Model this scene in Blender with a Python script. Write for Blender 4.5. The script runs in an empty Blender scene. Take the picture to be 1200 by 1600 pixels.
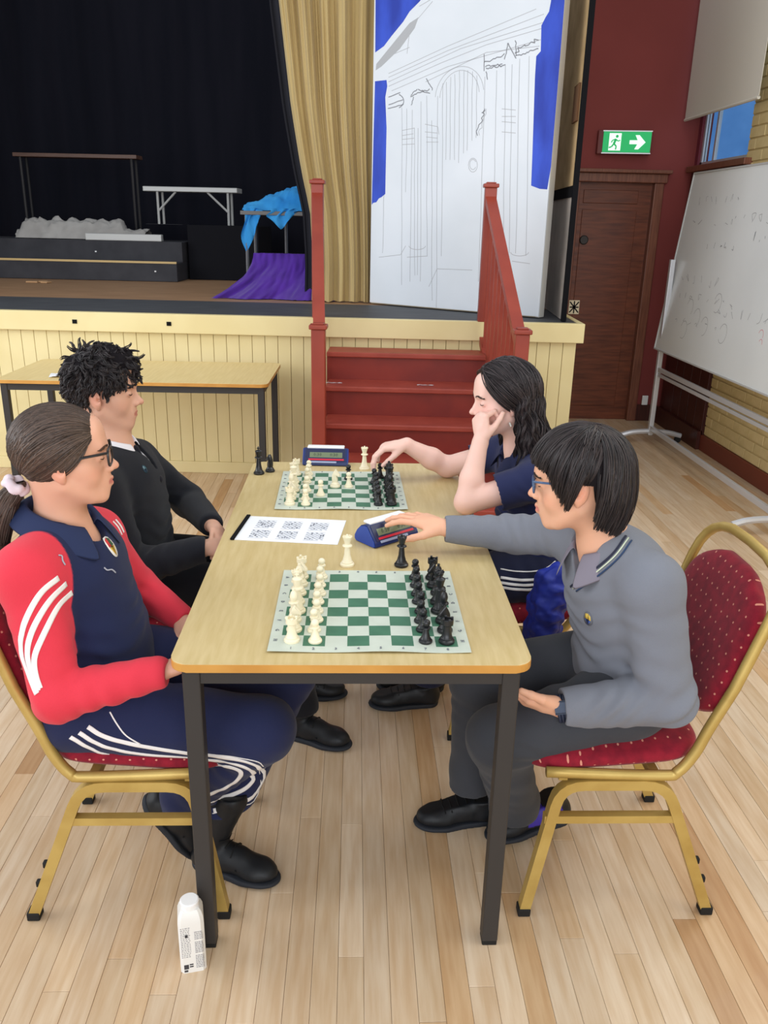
import bpy, bmesh, math, random
import numpy as np
from mathutils import Vector, Matrix, Euler
PI = math.pi
SC = bpy.context.scene
COL = SC.collection
random.seed(7)
RNG = np.random.default_rng(7)

# ------------------------------------------------------------------ camera
CAM_H = 1.5633
_p, _y, _r, _f = 0.3383, 0.0392, 0.0225, 1282.15
fw = Vector((math.sin(_y)*math.cos(_p), math.cos(_y)*math.cos(_p), -math.sin(_p)))
rt = Vector((math.cos(_y), -math.sin(_y), 0.0))
up = rt.cross(fw)
c_, s_ = math.cos(_r), math.sin(_r)
rt2 = rt*c_ + up*s_
up2 = up*c_ - rt*s_
cam = bpy.data.cameras.new('camera')
camo = bpy.data.objects.new('camera', cam)
COL.objects.link(camo)
camo.matrix_world = Matrix(((rt2.x, up2.x, -fw.x, 0), (rt2.y, up2.y, -fw.y, 0), (rt2.z, up2.z, -fw.z, CAM_H), (0, 0, 0, 1)))
cam.sensor_fit = 'HORIZONTAL'
cam.sensor_width = 36.0
cam.lens = 36.0*_f/1200.0
cam.clip_start = 0.05
cam.clip_end = 200
SC.camera = camo

# ------------------------------------------------------------------ world, lights, exposure
w = bpy.data.worlds.new('world'); SC.world = w; w.use_nodes = True
bg = w.node_tree.nodes['Background']
bg.inputs[0].default_value = (0.84, 0.92, 1.0, 1); bg.inputs[1].default_value = 0.72

def area(name, loc, size, power, color, target=None, rot=None):
    l = bpy.data.lights.new(name, 'AREA'); l.shape = 'RECTANGLE'
    l.size, l.size_y = size; l.energy = power; l.color = color
    o = bpy.data.objects.new(name, l); COL.objects.link(o); o.location = loc
    if target is not None:
        o.rotation_euler = (Vector(target)-Vector(loc)).to_track_quat('-Z', 'Y').to_euler()
    if rot: o.rotation_euler = rot
    return o
for i, (lx, ly) in enumerate([(-1.6, 0.6), (1.4, 0.6), (-1.6, 3.4), (1.4, 3.4), (-1.6, -2.4), (1.4, -2.4)]):
    area('ceiling_light', (lx, ly, 4.3), (1.3, 0.6), 16, (1.0, 0.97, 0.92))
area('window_light', (2.45, 2.2, 2.9), (3.2, 1.7), 80, (0.86, 0.93, 1.0), target=(0.2, 2.2, 0.2))
area('hall_fill_light', (-0.5, -3.2, 2.0), (6.0, 2.8), 210, (0.95, 0.97, 1.0), target=(0, 3, .9))  # fill lamp added behind the camera to brighten upright surfaces and under the tables
area('side_fill_light', (-4.3, 2.6, 2.4), (4.5, 2.4), 160, (0.96, 0.98, 1.0), target=(1.6, 5.6, 1.2))  # unseen fill added at the left, lifts the whiteboard and stage end
SC.view_settings.view_transform = 'Standard'
SC.view_settings.look = 'None'
SC.view_settings.gamma = 1
SC.view_settings.use_curve_mapping = False
SC.view_settings.exposure = -0.22

# ------------------------------------------------------------------ helpers
def lin(c):
    r = []
    for v in c[:3]:
        v /= 255.0
        r.append(v/12.92 if v <= 0.04045 else ((v+0.055)/1.055)**2.4)
    return (r[0], r[1], r[2], 1.0)

def mat(name, rgb, rough=0.6, metal=0.0, rgb2=None, scale=8.0, stretch=(1, 1, 1), bump=0.0, bscale=60.0,
        spec=0.4, attr=None, emit=None, detail=3.0, bstretch=None, sheen=0.0, coat=0.0, mixlo=0.35, mixhi=0.65):
    m = bpy.data.materials.new(name); m.use_nodes = True
    nt = m.node_tree; N = nt.nodes; L = nt.links
    b = N['Principled BSDF']
    b.inputs['Base Color'].default_value = lin(rgb)
    b.inputs['Roughness'].default_value = rough
    b.inputs['Metallic'].default_value = metal
    b.inputs['Specular IOR Level'].default_value = spec
    if sheen: b.inputs['Sheen Weight'].default_value = sheen
    if coat: b.inputs['Coat Weight'].default_value = coat
    tc = N.new('ShaderNodeTexCoord')
    src = None
    if attr:
        a = N.new('ShaderNodeVertexColor'); a.layer_name = attr; src = a.outputs[0]
        L.new(src, b.inputs['Base Color'])
    if rgb2 is not None:
        mp = N.new('ShaderNodeMapping'); mp.inputs['Scale'].default_value = stretch
        L.new(tc.outputs['Object'], mp.inputs[0])
        nz = N.new('ShaderNodeTexNoise'); nz.inputs['Scale'].default_value = scale; nz.inputs['Detail'].default_value = detail
        L.new(mp.outputs[0], nz.inputs['Vector'])
        cr = N.new('ShaderNodeMapRange'); cr.inputs[1].default_value = mixlo; cr.inputs[2].default_value = mixhi
        L.new(nz.outputs[0], cr.inputs[0])
        mx = N.new('ShaderNodeMix'); mx.data_type = 'RGBA'
        L.new(cr.outputs[0], mx.inputs[0])
        if src is None:
            mx.inputs[6].default_value = lin(rgb); mx.inputs[7].default_value = lin(rgb2)
        else:
            mx.blend_type = 'MULTIPLY'; L.new(src, mx.inputs[6]); mx.inputs[7].default_value = lin(rgb2)
        L.new(mx.outputs[2], b.inputs['Base Color'])
    if bump:
        mp2 = N.new('ShaderNodeMapping'); mp2.inputs['Scale'].default_value = bstretch or (1, 1, 1)
        L.new(tc.outputs['Object'], mp2.inputs[0])
        n2 = N.new('ShaderNodeTexNoise'); n2.inputs['Scale'].default_value = bscale; n2.inputs['Detail'].default_value = 4
        L.new(mp2.outputs[0], n2.inputs['Vector'])
        bp = N.new('ShaderNodeBump'); bp.inputs['Strength'].default_value = bump; bp.inputs['Distance'].default_value = 0.004
        L.new(n2.outputs[0], bp.inputs['Height']); L.new(bp.outputs[0], b.inputs['Normal'])
    if emit:
        b.inputs['Emission Color'].default_value = lin(rgb); b.inputs['Emission Strength'].default_value = emit
    return m

def mesh_obj(name, verts, faces, m=None, parent=None, smooth=False, mats=None, fmat=None):
    me = bpy.data.meshes.new(name)
    me.from_pydata([tuple(map(float, v)) for v in verts], [], [tuple(f) for f in faces])
    if mats:
        for q in mats: me.materials.append(q)
        if fmat is not None: me.polygons.foreach_set('material_index', fmat)
    elif m: me.materials.append(m)
    if smooth: me.polygons.foreach_set('use_smooth', [True]*len(me.polygons))
    me.update()
    o = bpy.data.objects.new(name, me); COL.objects.link(o)
    if parent: o.parent = parent
    return o

def bm_obj(name, bm, m=None, parent=None, smooth=False, mats=None, autosmooth=None):
    me = bpy.data.meshes.new(name); bm.normal_update(); bm.to_mesh(me); bm.free()
    for q in (mats or ([m] if m else [])): me.materials.append(q)
    if smooth: me.polygons.foreach_set('use_smooth', [True]*len(me.polygons))
    me.update()
    o = bpy.data.objects.new(name, me); COL.objects.link(o)
    if parent: o.parent = parent
    if autosmooth is not None:
        try: me.set_sharp_from_angle(angle=autosmooth)
        except Exception: pass
    return o

def thing(name, label, cat, loc=(0, 0, 0), rotz=0.0, group=None):
    o = bpy.data.objects.new(name, None); COL.objects.link(o)
    o.empty_display_size = 0.1
    o.location = loc; o.rotation_euler = (0, 0, rotz); o['label'] = label; o['category'] = cat
    if group: o['group'] = group
    return o

def tag(o, label, cat, group=None):
    o['label'] = label; o['category'] = cat
    if group: o['group'] = group
    return o

def struct(o):
    o['kind'] = 'structure'; return o

def box(bm, a, b, bevel=0.0, mi=0, M=None):
    r = bmesh.ops.create_cube(bm, size=1.0)
    vs = r['verts']
    ce = [(a[i]+b[i])/2 for i in range(3)]; sz = [abs(b[i]-a[i]) for i in range(3)]
    for v in vs: v.co = Vector((ce[0]+v.co.x*sz[0], ce[1]+v.co.y*sz[1], ce[2]+v.co.z*sz[2]))
    if M is not None:
        for v in vs: v.co = M @ v.co
    fs = list({f for v in vs for f in v.link_faces})
    for f in fs: f.material_index = mi
    if bevel > 0:
        es = list({e for v in vs for e in v.link_edges})
        bmesh.ops.bevel(bm, geom=es, offset=bevel, segments=2, profile=0.5, affect='EDGES')

def box_obj(name, a, b, m, parent=None, bevel=0.0):
    bm = bmesh.new(); box(bm, a, b, bevel)
    return bm_obj(name, bm, m, parent)

def tube(bm, pts, r, n=8, caps=True, square=False, rs=None, closed=False, mi=0):
    pts = [Vector(p) for p in pts]
    rings = []; N = len(pts); prev = None
    for i, p in enumerate(pts):
        if closed: t = pts[(i+1) % N]-pts[i-1]
        else: t = pts[min(i+1, N-1)]-pts[max(i-1, 0)]
        if t.length < 1e-9: t = Vector((0, 0, 1))
        t.normalize()
        if prev is None:
            a = Vector((0, 1, 0)) if abs(t.y) < 0.9 else Vector((1, 0, 0))
            u = a.cross(t).normalized()
        else:
            u = (prev - t*prev.dot(t))
            u = u.normalized() if u.length > 1e-6 else Vector((1, 0, 0))
        prev = u; v = t.cross(u)
        rr = rs[i] if rs is not None else r
        ring = []
        if square:
            for (cx, cy) in ((1, 1), (-1, 1), (-1, -1), (1, -1)):
                ring.append(bm.verts.new(p + u*cx*rr + v*cy*rr))
        else:
            for k in range(n):
                an = 2*PI*k/n
                ring.append(bm.verts.new(p + (u*math.cos(an)+v*math.sin(an))*rr))
        rings.append(ring)
    m_ = len(rings[0])
    for i in range(N if closed else N-1):
        A, B = rings[i], rings[(i+1) % N]
        for k in range(m_):
            f = bm.faces.new((A[k], A[(k+1) % m_], B[(k+1) % m_], B[k])); f.material_index = mi
    if caps and not closed:
        bm.faces.new(rings[0][::-1]).material_index = mi; bm.faces.new(rings[-1]).material_index = mi

def bez(pts, n=8):
    """Catmull-Rom through pts"""
    P = [Vector(p) for p in pts]; out = []
    Q = [P[0]*2-P[1]] + P + [P[-1]*2-P[-2]]
    for i in range(1, len(Q)-2):
        for k in range(n):
            t = k/n; a, b, c, d = Q[i-1], Q[i], Q[i+1], Q[i+2]
            out.append(0.5*((2*b)+(c-a)*t+(2*a-5*b+4*c-d)*t*t+(3*b-a-3*c+d)*t**3))
    out.append(P[-1]); return out

def fillet(pts, r, n=5):
    P = [Vector(p) for p in pts]; out = [P[0]]
    for i in range(1, len(P)-1):
        a = (P[i-1]-P[i]); b = (P[i+1]-P[i]); rr = min(r, a.length*0.49, b.length*0.49)
        A = P[i]+a.normalized()*rr; B = P[i]+b.normalized()*rr
        for k in range(n+1):
            t = k/n; out.append(A*(1-t)**2+P[i]*2*t*(1-t)+B*t*t)
    out.append(P[-1]); return out

def lathe(bm, prof, n=20, c=(0, 0, 0), mi=0):
    rings = []
    for r, z in prof:
        rings.append([bm.verts.new((c[0]+r*math.cos(2*PI*k/n), c[1]+r*math.sin(2*PI*k/n), c[2]+z)) for k in range(n)])
    for i in range(len(rings)-1):
        A, B = rings[i], rings[i+1]
        for k in range(n):
            f = bm.faces.new((A[k], A[(k+1) % n], B[(k+1) % n], B[k])); f.material_index = mi
    bm.faces.new(rings[0][::-1]); bm.faces.new(rings[-1])

def prism(bm, poly, thick, M=None, mi=0):
    """poly 2D (x,z) extruded along y by thick"""
    M = M or Matrix.Identity(4)
    A = [bm.verts.new(M @ Vector((x, 0, z))) for x, z in poly]
    B = [bm.verts.new(M @ Vector((x, thick, z))) for x, z in poly]
    n = len(poly)
    fs = [bm.faces.new(A), bm.faces.new(B[::-1])]
    for k in range(n): fs.append(bm.faces.new((A[k], B[k], B[(k+1) % n], A[(k+1) % n])))
    for f in fs: f.material_index = mi
    bmesh.ops.recalc_face_normals(bm, faces=fs)

def text_obj(name, s, size, m, M, parent=None, depth=0.0004):
    cu = bpy.data.curves.new(name, 'FONT'); cu.body = s; cu.size = size; cu.extrude = depth; cu.resolution_u = 1
    cu.align_x = 'CENTER'; cu.align_y = 'CENTER'
    o = bpy.data.objects.new(name, cu); COL.objects.link(o)
    dg = bpy.context.evaluated_depsgraph_get()
    me = bpy.data.meshes.new_from_object(o.evaluated_get(dg))
    bpy.data.objects.remove(o); me.transform(M); me.materials.clear(); me.materials.append(m)
    o = bpy.data.objects.new(name, me); COL.objects.link(o)
    if parent: o.parent = parent
    return o

def copy_tree(o, loc=None, rotz=None, label=None, group=None):
    c = o.copy(); COL.objects.link(c)
    if loc is not None: c.location = loc
    if rotz is not None: c.rotation_euler = (0, 0, rotz)
    if label: c['label'] = label
    if group: c['group'] = group
    for ch in list(o.children):
        d = ch.copy(); COL.objects.link(d); d.parent = c
        for g in list(ch.children):
            e = g.copy(); COL.objects.link(e); e.parent = d
    return c

def wood(name, c1, c2, rough=0.45, along='y', scale=7, coat=0.0, st=14, bump=0.05):
    s = {'x': (1, st, st), 'y': (st, 1, st), 'z': (st, st, 1)}[along]
    return mat(name, c1, rough, rgb2=c2, scale=scale, stretch=s, bump=bump, bscale=40, bstretch=s, coat=coat, mixlo=0.3, mixhi=0.7)

# ------------------------------------------------------------------ materials
M_cream = mat('cream_gloss_paint', (226, 211, 160), 0.45, rgb2=(219, 202, 149), scale=3, bump=0.03, bscale=30)
M_red = mat('oxblood_paint', (150, 62, 46), 0.4, rgb2=(138, 54, 41), scale=5, bump=0.03)
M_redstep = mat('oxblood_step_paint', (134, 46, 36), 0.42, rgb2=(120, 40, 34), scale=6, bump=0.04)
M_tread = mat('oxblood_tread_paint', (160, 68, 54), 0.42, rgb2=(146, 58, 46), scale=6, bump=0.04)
M_black = mat('matt_black', (20, 20, 23), 0.9, spec=0.1)
M_backdrop = mat('black_drape', (30, 30, 38), 0.95, rgb2=(25, 26, 34), scale=2, spec=0.05, stretch=(3, 1, .3))
M_stageblk = mat('black_stage_paint', (66, 66, 71), 0.7, rgb2=(56, 56, 61), scale=5, spec=0.2)
M_deck = mat('worn_black_deck', (74, 76, 80), 0.6, rgb2=(58, 60, 65), scale=4, stretch=(1, 6, 1), bump=.05)
M_gold = mat('gold_metal_frame', (198, 170, 98), 0.42, metal=0.4, rgb2=(182, 152, 82), scale=12, spec=.5)
M_blackmetal = mat('dark_grey_powdercoat', (50, 47, 46), 0.5, spec=.4)
M_rubber = mat('black_rubber', (22, 22, 22), 0.8)
M_maroon = mat('maroon_wall_paint', (134, 62, 59), 0.7, rgb2=(127, 58, 55), scale=1.5, spec=.25)
M_purplewall = mat('plum_reveal_paint', (120, 48, 62), 0.6)
M_door = wood('dark_mahogany', (122, 66, 44), (88, 46, 32), 0.4, along='x', scale=5, st=10)
M_doorframe = wood('mahogany_frame', (134, 84, 64), (106, 62, 48), 0.4, along='z')
M_darkpanel = wood('dark_panel_wood', (78, 34, 26), (54, 22, 18), 0.45, along='z')
M_brick = mat('yellow_painted_brick', (212, 190, 138), 0.7, rgb2=(199, 176, 122), scale=9, bump=.3, bscale=60)
M_mortar = mat('yellow_painted_mortar', (198, 176, 124), 0.8)
M_skirt = mat('red_brown_skirting', (110, 50, 36), 0.45)
M_white = mat('white_gloss', (236, 236, 236), 0.4)
M_flat = mat('white_primed_flat', (226, 231, 238), 0.75, rgb2=(219, 225, 232), scale=2)
M_flatedge = mat('raw_timber_edge', (196, 184, 160), 0.8, rgb2=(178, 164, 138), scale=6)
M_blue = mat('blue_scenic_paint', (52, 84, 205), 0.6, rgb2=(34, 58, 165), scale=3.5, stretch=(2, 2, .6), detail=5)
M_pencil = mat('pencil_line', (180, 182, 187), 0.9)
M_pencil2 = mat('dark_pencil_line', (138, 140, 146), 0.9)
M_shade = mat('grey_pencil_shading', (178, 180, 184), 0.9)
M_tan = mat('tan_hessian_flat', (206, 176, 130), 0.85, rgb2=(178, 148, 104), scale=5)
M_greyflat = mat('grey_flat_back', (188, 178, 168), 0.85, rgb2=(164, 156, 148), scale=4)
M_curtain = mat('old_gold_curtain', (192, 169, 118), 0.85, rgb2=(180, 156, 106), scale=3, sheen=.2, stretch=(4, 4, .5), spec=.15)
M_bluecloth = mat('sky_blue_cloth', (60, 160, 224), 0.8, rgb2=(30, 130, 205), scale=4)
M_purple = mat('purple_velvet', (80, 26, 156), 0.8, rgb2=(64, 18, 130), scale=4, sheen=.3)
M_greycloth = mat('grey_dust_sheet', (176, 172, 168), 0.9, rgb2=(160, 156, 152), scale=5)
M_lightmetal = mat('pale_grey_metal', (190, 190, 188), 0.45, metal=.2)
M_silver = mat('silver_frame', (205, 206, 210), 0.35, metal=.4)
M_wb = mat('whiteboard_enamel', (222, 225, 224), 0.3, rgb2=(215, 218, 217), scale=1.5, coat=.2)
M_marker = mat('faint_marker', (150, 150, 152), 0.6)
M_marker2 = mat('black_marker', (70, 70, 76), 0.6)
M_tabletop = wood('oak_laminate', (208, 187, 138), (196, 173, 120), 0.38, along='y', scale=9, st=9, bump=.02)
M_tabletop2 = wood('yellow_oak_laminate', (226, 203, 148), (216, 191, 132), 0.42, along='x', scale=5, bump=.02)
M_tedge = mat('amber_pvc_edge', (202, 148, 72), 0.4, rgb2=(188, 132, 58), scale=10)
M_blind = mat('cream_roller_blind', (216, 212, 200), 0.8)
M_paper = mat('white_paper', (238, 240, 244), 0.7)
M_ink = mat('grey_print', (120, 124, 132), 0.8)

# ------------------------------------------------------------------ floor
M_base = mat('floor_subfloor', (150, 124, 98), 0.9)
fl = struct(box_obj('floor', (-3.4, -1.0, -0.05), (3.0, 7.2, -0.0125), M_base))
def board_mat():
    m = mat('maple_floorboard', (200, 172, 140), 0.38, spec=.45, attr='tint', rgb2=(238, 228, 216), scale=4, stretch=(14, 1.2, 1), bump=.02, bscale=30, bstretch=(12, 1, 1), detail=6, coat=.08)
    return m
M_board = board_mat()
W_B = 0.0572
pal = [(214, 190, 161), (211, 186, 155), (217, 195, 168), (209, 182, 149), (207, 178, 144), (215, 192, 164), (212, 188, 158), (218, 197, 171), (202, 170, 133), (210, 185, 155)]
boards = []
rb = random.Random(3)
x = -3.4
while x < 3.0:
    y = -1.0 - rb.random()*1.2
    while y < 7.1:
        L = rb.choice([0.45, 0.7, 0.9, 1.1, 1.4, 1.8, 2.2])*rb.uniform(.9, 1.1)
        y0, y1 = max(y, -1.0), min(y+L, 7.1)
        if y1-y0 > 0.04: boards.append((x, y0, min(x+W_B, 3.0), y1, pal[min(int(rb.random()**1.1*10), 9)] if rb.random() < .965 else (186, 148, 108)))
        y += L
    x += W_B
def to_px(P):
    d = Vector(P)-Vector((0, 0, CAM_H)); z = d.dot(fw)
    if z < .05: return None
    return 600+_f*d.dot(rt2)/z, 800-_f*d.dot(up2)/z, z
def in_view(b):
    best = None
    for t in (0, .25, .5, .75, 1):
        q = to_px(((b[0]+b[2])/2, b[1]*(1-t)+b[3]*t, 0))
        if q and -15 < q[0] < 1215 and 640 < q[1] < 1620:
            a = 1.0/q[2]**2*(b[3]-b[1]); best = max(best or 0, a)
    return best
def board_geo(b, g=0.00035):
    x0, y0, x1, y1, c = b
    dz = -0.0004*rb.random(); e = 0.0007
    V = [(x0+g, y0+g, -.012), (x1-g, y0+g, -.012), (x1-g, y1-g, -.012), (x0+g, y1-g, -.012),
         (x0+g, y0+g, dz-e), (x1-g, y0+g, dz-e), (x1-g, y1-g, dz-e), (x0+g, y1-g, dz-e),
         (x0+g+e, y0+g+e, dz), (x1-g-e, y0+g+e, dz), (x1-g-e, y1-g-e, dz), (x0+g+e, y1-g-e, dz)]
    F = [(0, 1, 5, 4), (1, 2, 6, 5), (2, 3, 7, 6), (3, 0, 4, 7), (4, 5, 9, 8), (5, 6, 10, 9), (6, 7, 11, 10), (7, 4, 8, 11), (8, 9, 10, 11)]
    j = rb.uniform(.96, 1.03)
    cc = lin([min(255, v*j) for v in c])
    return V, F, cc
def add_tint(o, cols):
    at = o.data.color_attributes.new('tint', 'FLOAT_COLOR', 'POINT')
    at.data.foreach_set('color', np.asarray(cols, dtype=np.float32).ravel())
sc_b = sorted([(in_view(b) or 0, i) for i, b in enumerate(boards)], reverse=True)
top = {i for a, i in sc_b[:300] if a > 0}
FV, FF, FC = [], [], []
for i, b in enumerate(boards):
    V, F, c = board_geo(b)
    if i in top:
        o = mesh_obj('floorboard', V, F, M_board, fl); add_tint(o, [c]*len(V))
    else:
        k = len(FV); FV += V; FF += [tuple(a+k for a in f) for f in F]; FC += [c]*len(V)
o = mesh_obj('floorboard_field', FV, FF, M_board, fl); add_tint(o, FC); o['kind'] = 'stuff'

# ------------------------------------------------------------------ stage
SA = -0.0539; SD = 5.128
def SP(s, d, z=0.0):
    return Vector((s*math.cos(SA) - d*math.sin(SA), SD + s*math.sin(SA) + d*math.cos(SA), z))
MS = Matrix.Translation((0, SD, 0)) @ Matrix.Rotation(SA, 4, 'Z')   # stage-local (s, d, z) -> world
ZS = 1.009
def sbox(name, a, b, m, parent=None, bevel=0.0):
    bm = bmesh.new(); box(bm, a, b, bevel, M=MS)
    return bm_obj(name, bm, m, parent)
stage = thing('stage', 'raised stage with cream boarded front and worn black deck edge behind the players', 'stage', SP(0, 0, 0))
def child(o, parent):
    o.parent = parent; o.matrix_parent_inverse = Matrix.Translation(-parent.location); return o
SE = 1.36
child(sbox('core', (-4.4, 0.03, 0.0), (SE-.02, 4.6, ZS-.03), M_black), stage)
child(sbox('deck_edge', (-4.4, -0.012, ZS-.028), (SE+.028, 0.92, ZS-.001), M_deck, None, .004), stage)
M_stagefloor = mat('brown_stage_floor', (176, 138, 104), 0.5, rgb2=(140, 104, 74), scale=3, stretch=(1, 22, 1), bump=.05, detail=5)
child(sbox('deck_boards', (-4.4, 0.92, ZS-.028), (SE+.02, 4.6, ZS-.002), M_stagefloor), stage)
child(sbox('fascia_board', (-4.4, -0.032, ZS-.112), (SE+.035, 0.02, ZS+.004), M_cream, None, .004), stage)
child(sbox('fascia_board', (SE-.0, 0.02, ZS-.112), (SE+.035, 1.75, ZS+.004), M_cream, None, .004), stage)
child(sbox('skirting_board', (-4.4, -0.004, 0.0), (SE, 0.02, .075), M_cream, None, .003), stage)
wpl = 0.0800
s = -2.64
while s < SE-.001:
    e = min(s+wpl, SE)
    bm = bmesh.new()
    box(bm, (s+.0012, 0.006, .075), (e-.0012, 0.03, ZS-.11), .0022, M=MS)
    child(bm_obj('front_plank', bm, M_cream), stage)
    s = e
child(sbox('front_plank_field', (-4.4, .006, .075), (-2.641, .03, ZS-.11), M_cream), stage)
d = 0.03
while d < 1.7:
    bm = bmesh.new(); box(bm, (SE-.024, d+.001, 0.0), (SE, d+wpl-.001, ZS-.11), .002, M=MS)
    child(bm_obj('side_plank', bm, M_cream), stage); d += wpl
for sx in (-1.72, -1.14):
    child(sbox('socket_hole', (sx-.014, -0.036, ZS-.066), (sx+.014, -0.03, ZS-.042), M_black), stage)

# back, side and roof of the stage, all black
sb = struct(sbox('wall_back', (-4.6, 4.6, 0), (1.5, 4.7, 5.2), M_backdrop))
sl = struct(sbox('wall_left', (-4.6, -0.3, 0), (-4.5, 4.6, 5.2), M_backdrop))
# drape folds on the back wall
bm = bmesh.new(); pr = []
n = 260
for z in (ZS+.01, 4.6):
    row = []
    for i in range(n+1):
        t = i/n; sx = -4.3 + 4.9*t
        dd = 4.42 + .012*math.sin(t*90) + .02*math.sin(t*31+1)
        row.append(bm.verts.new(MS @ Vector((sx, dd, z))))
    pr.append(row)
for i in range(n): bm.faces.new((pr[0][i], pr[0][i+1], pr[1][i+1], pr[1][i]))
tag(bm_obj('stage_backdrop', bm, M_backdrop, smooth=True), 'black drape hanging across the back of the stage', 'backdrop')

# ------------------------------------------------------------------ stage stairs
st = thing('stage_stairs', 'dark red wooden stairs with newel posts and railings up to the stage', 'stairs', SP(.3, -.6, 0))
S0, S1 = -0.165, .775
for k, zt in enumerate([.842, .68, .515, .35, .185]):
    dn = -0.012-.222*(k+1)
    sh_ = .045*(k+1)*.222; Dn = min(-.034, dn+.222)
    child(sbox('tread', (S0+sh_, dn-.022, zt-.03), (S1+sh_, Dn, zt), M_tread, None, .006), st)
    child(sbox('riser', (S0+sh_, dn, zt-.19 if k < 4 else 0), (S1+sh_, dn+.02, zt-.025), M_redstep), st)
child(sbox('stringer', (S0-.012, -1.13, 0), (S0, -.034, .20), M_red), st)
child(sbox('stringer', (S1+.05, -1.13, 0), (S1+.062, -.034, .20), M_red), st)
def side_rail(sl, su, dl):
    # lower newel at depth dl, upper newel on stage edge
    for (sx, dd, z0, z1, nm) in ((sl, dl, 0.0, 1.098, 'newel_post'), (su, -0.0, ZS+.002, 1.80, 'newel_post')):
        bm = bmesh.new(); box(bm, (sx-.034, dd-.034, z0), (sx+.034, dd+.034, z1-.03), .004, M=MS)
        o = child(bm_obj(nm, bm, M_red), st)
        bm = bmesh.new()
        box(bm, (sx-.044, dd-.044, z1-.03), (sx+.044, dd+.044, z1-.008), .005, M=MS)
        box(bm, (sx-.028, dd-.028, z1-.008), (sx+.028, dd+.028, z1), .003, M=MS)
        cp = bm_obj('post_cap', bm, M_red); cp.parent = o
    A = Vector((sl, dl, 1.02)); B = Vector((su, 0.0, 1.70))
    for nm, off, hw, hh in (('handrail', 0.0, .030, .022), ('lower_rail', -.0, .018, .022)):
        dz = 0 if nm == 'handrail' else -.80
        bm = bmesh.new()
        P, Q = A+Vector((0, .034, dz)), B+Vector((0, -.034, dz))
        if nm == 'lower_rail': Q.z = max(Q.z, .90)
        vs = []
        for e in (P, Q):
            for cx, cz in ((-1, -1), (1, -1), (1, 1), (-1, 1)):
                vs.append(bm.verts.new(MS @ Vector((e.x+cx*hw, e.y, e.z+cz*hh))))
        for f in ((0, 1, 2, 3), (7, 6, 5, 4), (0, 4, 5, 1), (1, 5, 6, 2), (2, 6, 7, 3), (3, 7, 4, 0)): bm.faces.new([vs[i] for i in f])
        child(bm_obj(nm, bm, M_red), st)
    nb = 9
    for i in range(1, nb+1):
        t = i/(nb+1); P = A.lerp(B, t)
        zb = (A.z-.80)*(1-t)+t*.90
        bm = bmesh.new(); box(bm, (P.x-.011, P.y-.011, zb), (P.x+.011, P.y+.011, P.z-.015), 0, M=MS)
        child(bm_obj('baluster', bm, M_red), st)
side_rail(-.125, -.228, -1.035)
side_rail(.872, .778, -1.035)
# paper scraps on the treads
for (px, dd, z, lab, rz) in ((.43, -.40, .6805, 'crumpled white paper scrap on the right of the second tread', .3), (-.10, -.40, .6805, 'pale torn paper strip on the left of the second tread', .1)):
    bm = bmesh.new(); pts = []
    for i in range(7):
        for j in range(2):
            pts.append(bm.verts.new(MS @ Vector((px+(i-3)*.016, dd+j*.018+.004*math.sin(i*1.7), z+.003+.003*abs(math.sin(i*1.3+j))))))
    for i in range(6): bm.faces.new((pts[2*i], pts[2*i+2], pts[2*i+3], pts[2*i+1]))
    r = bmesh.ops.solidify(bm, geom=bm.faces[:], thickness=.0012)
    tag(bm_obj('paper_scrap', bm, M_paper), lab, 'paper')
# ------------------------------------------------------------------ hall walls right of the stage
def wbox(name, a, b, m, bevel=0.0): return box_obj(name, a, b, m, None, bevel)
struct(wbox('wall_rear', (1.25, 6.90, 0), (1.68, 7.05, 5.2), M_maroon))
struct(wbox('wall_rear', (1.68, 6.90, 1.99), (2.42, 7.05, 5.2), M_maroon))
struct(wbox('wall_rear', (2.42, 6.90, 0), (2.75, 7.05, 5.2), M_maroon))
# right wall: piers and panels round the window opening
struct(wbox('wall_right', (2.66, -1.0, 0), (2.70, 5.86, 5.2), M_mortar))
struct(wbox('wall_right', (2.66, 5.86, 0), (2.70, 6.90, 2.0), M_purplewall))
struct(wbox('wall_right', (2.66, 6.84, 2.0), (2.70, 6.90, 5.2), M_purplewall))
struct(wbox('wall_right', (2.66, 5.86, 3.9), (2.86, 6.84, 5.2), M_purplewall))
struct(wbox('trim_1', (2.645, 6.84, 0.0), (2.66, 6.90, 5.2), M_purplewall))
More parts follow.
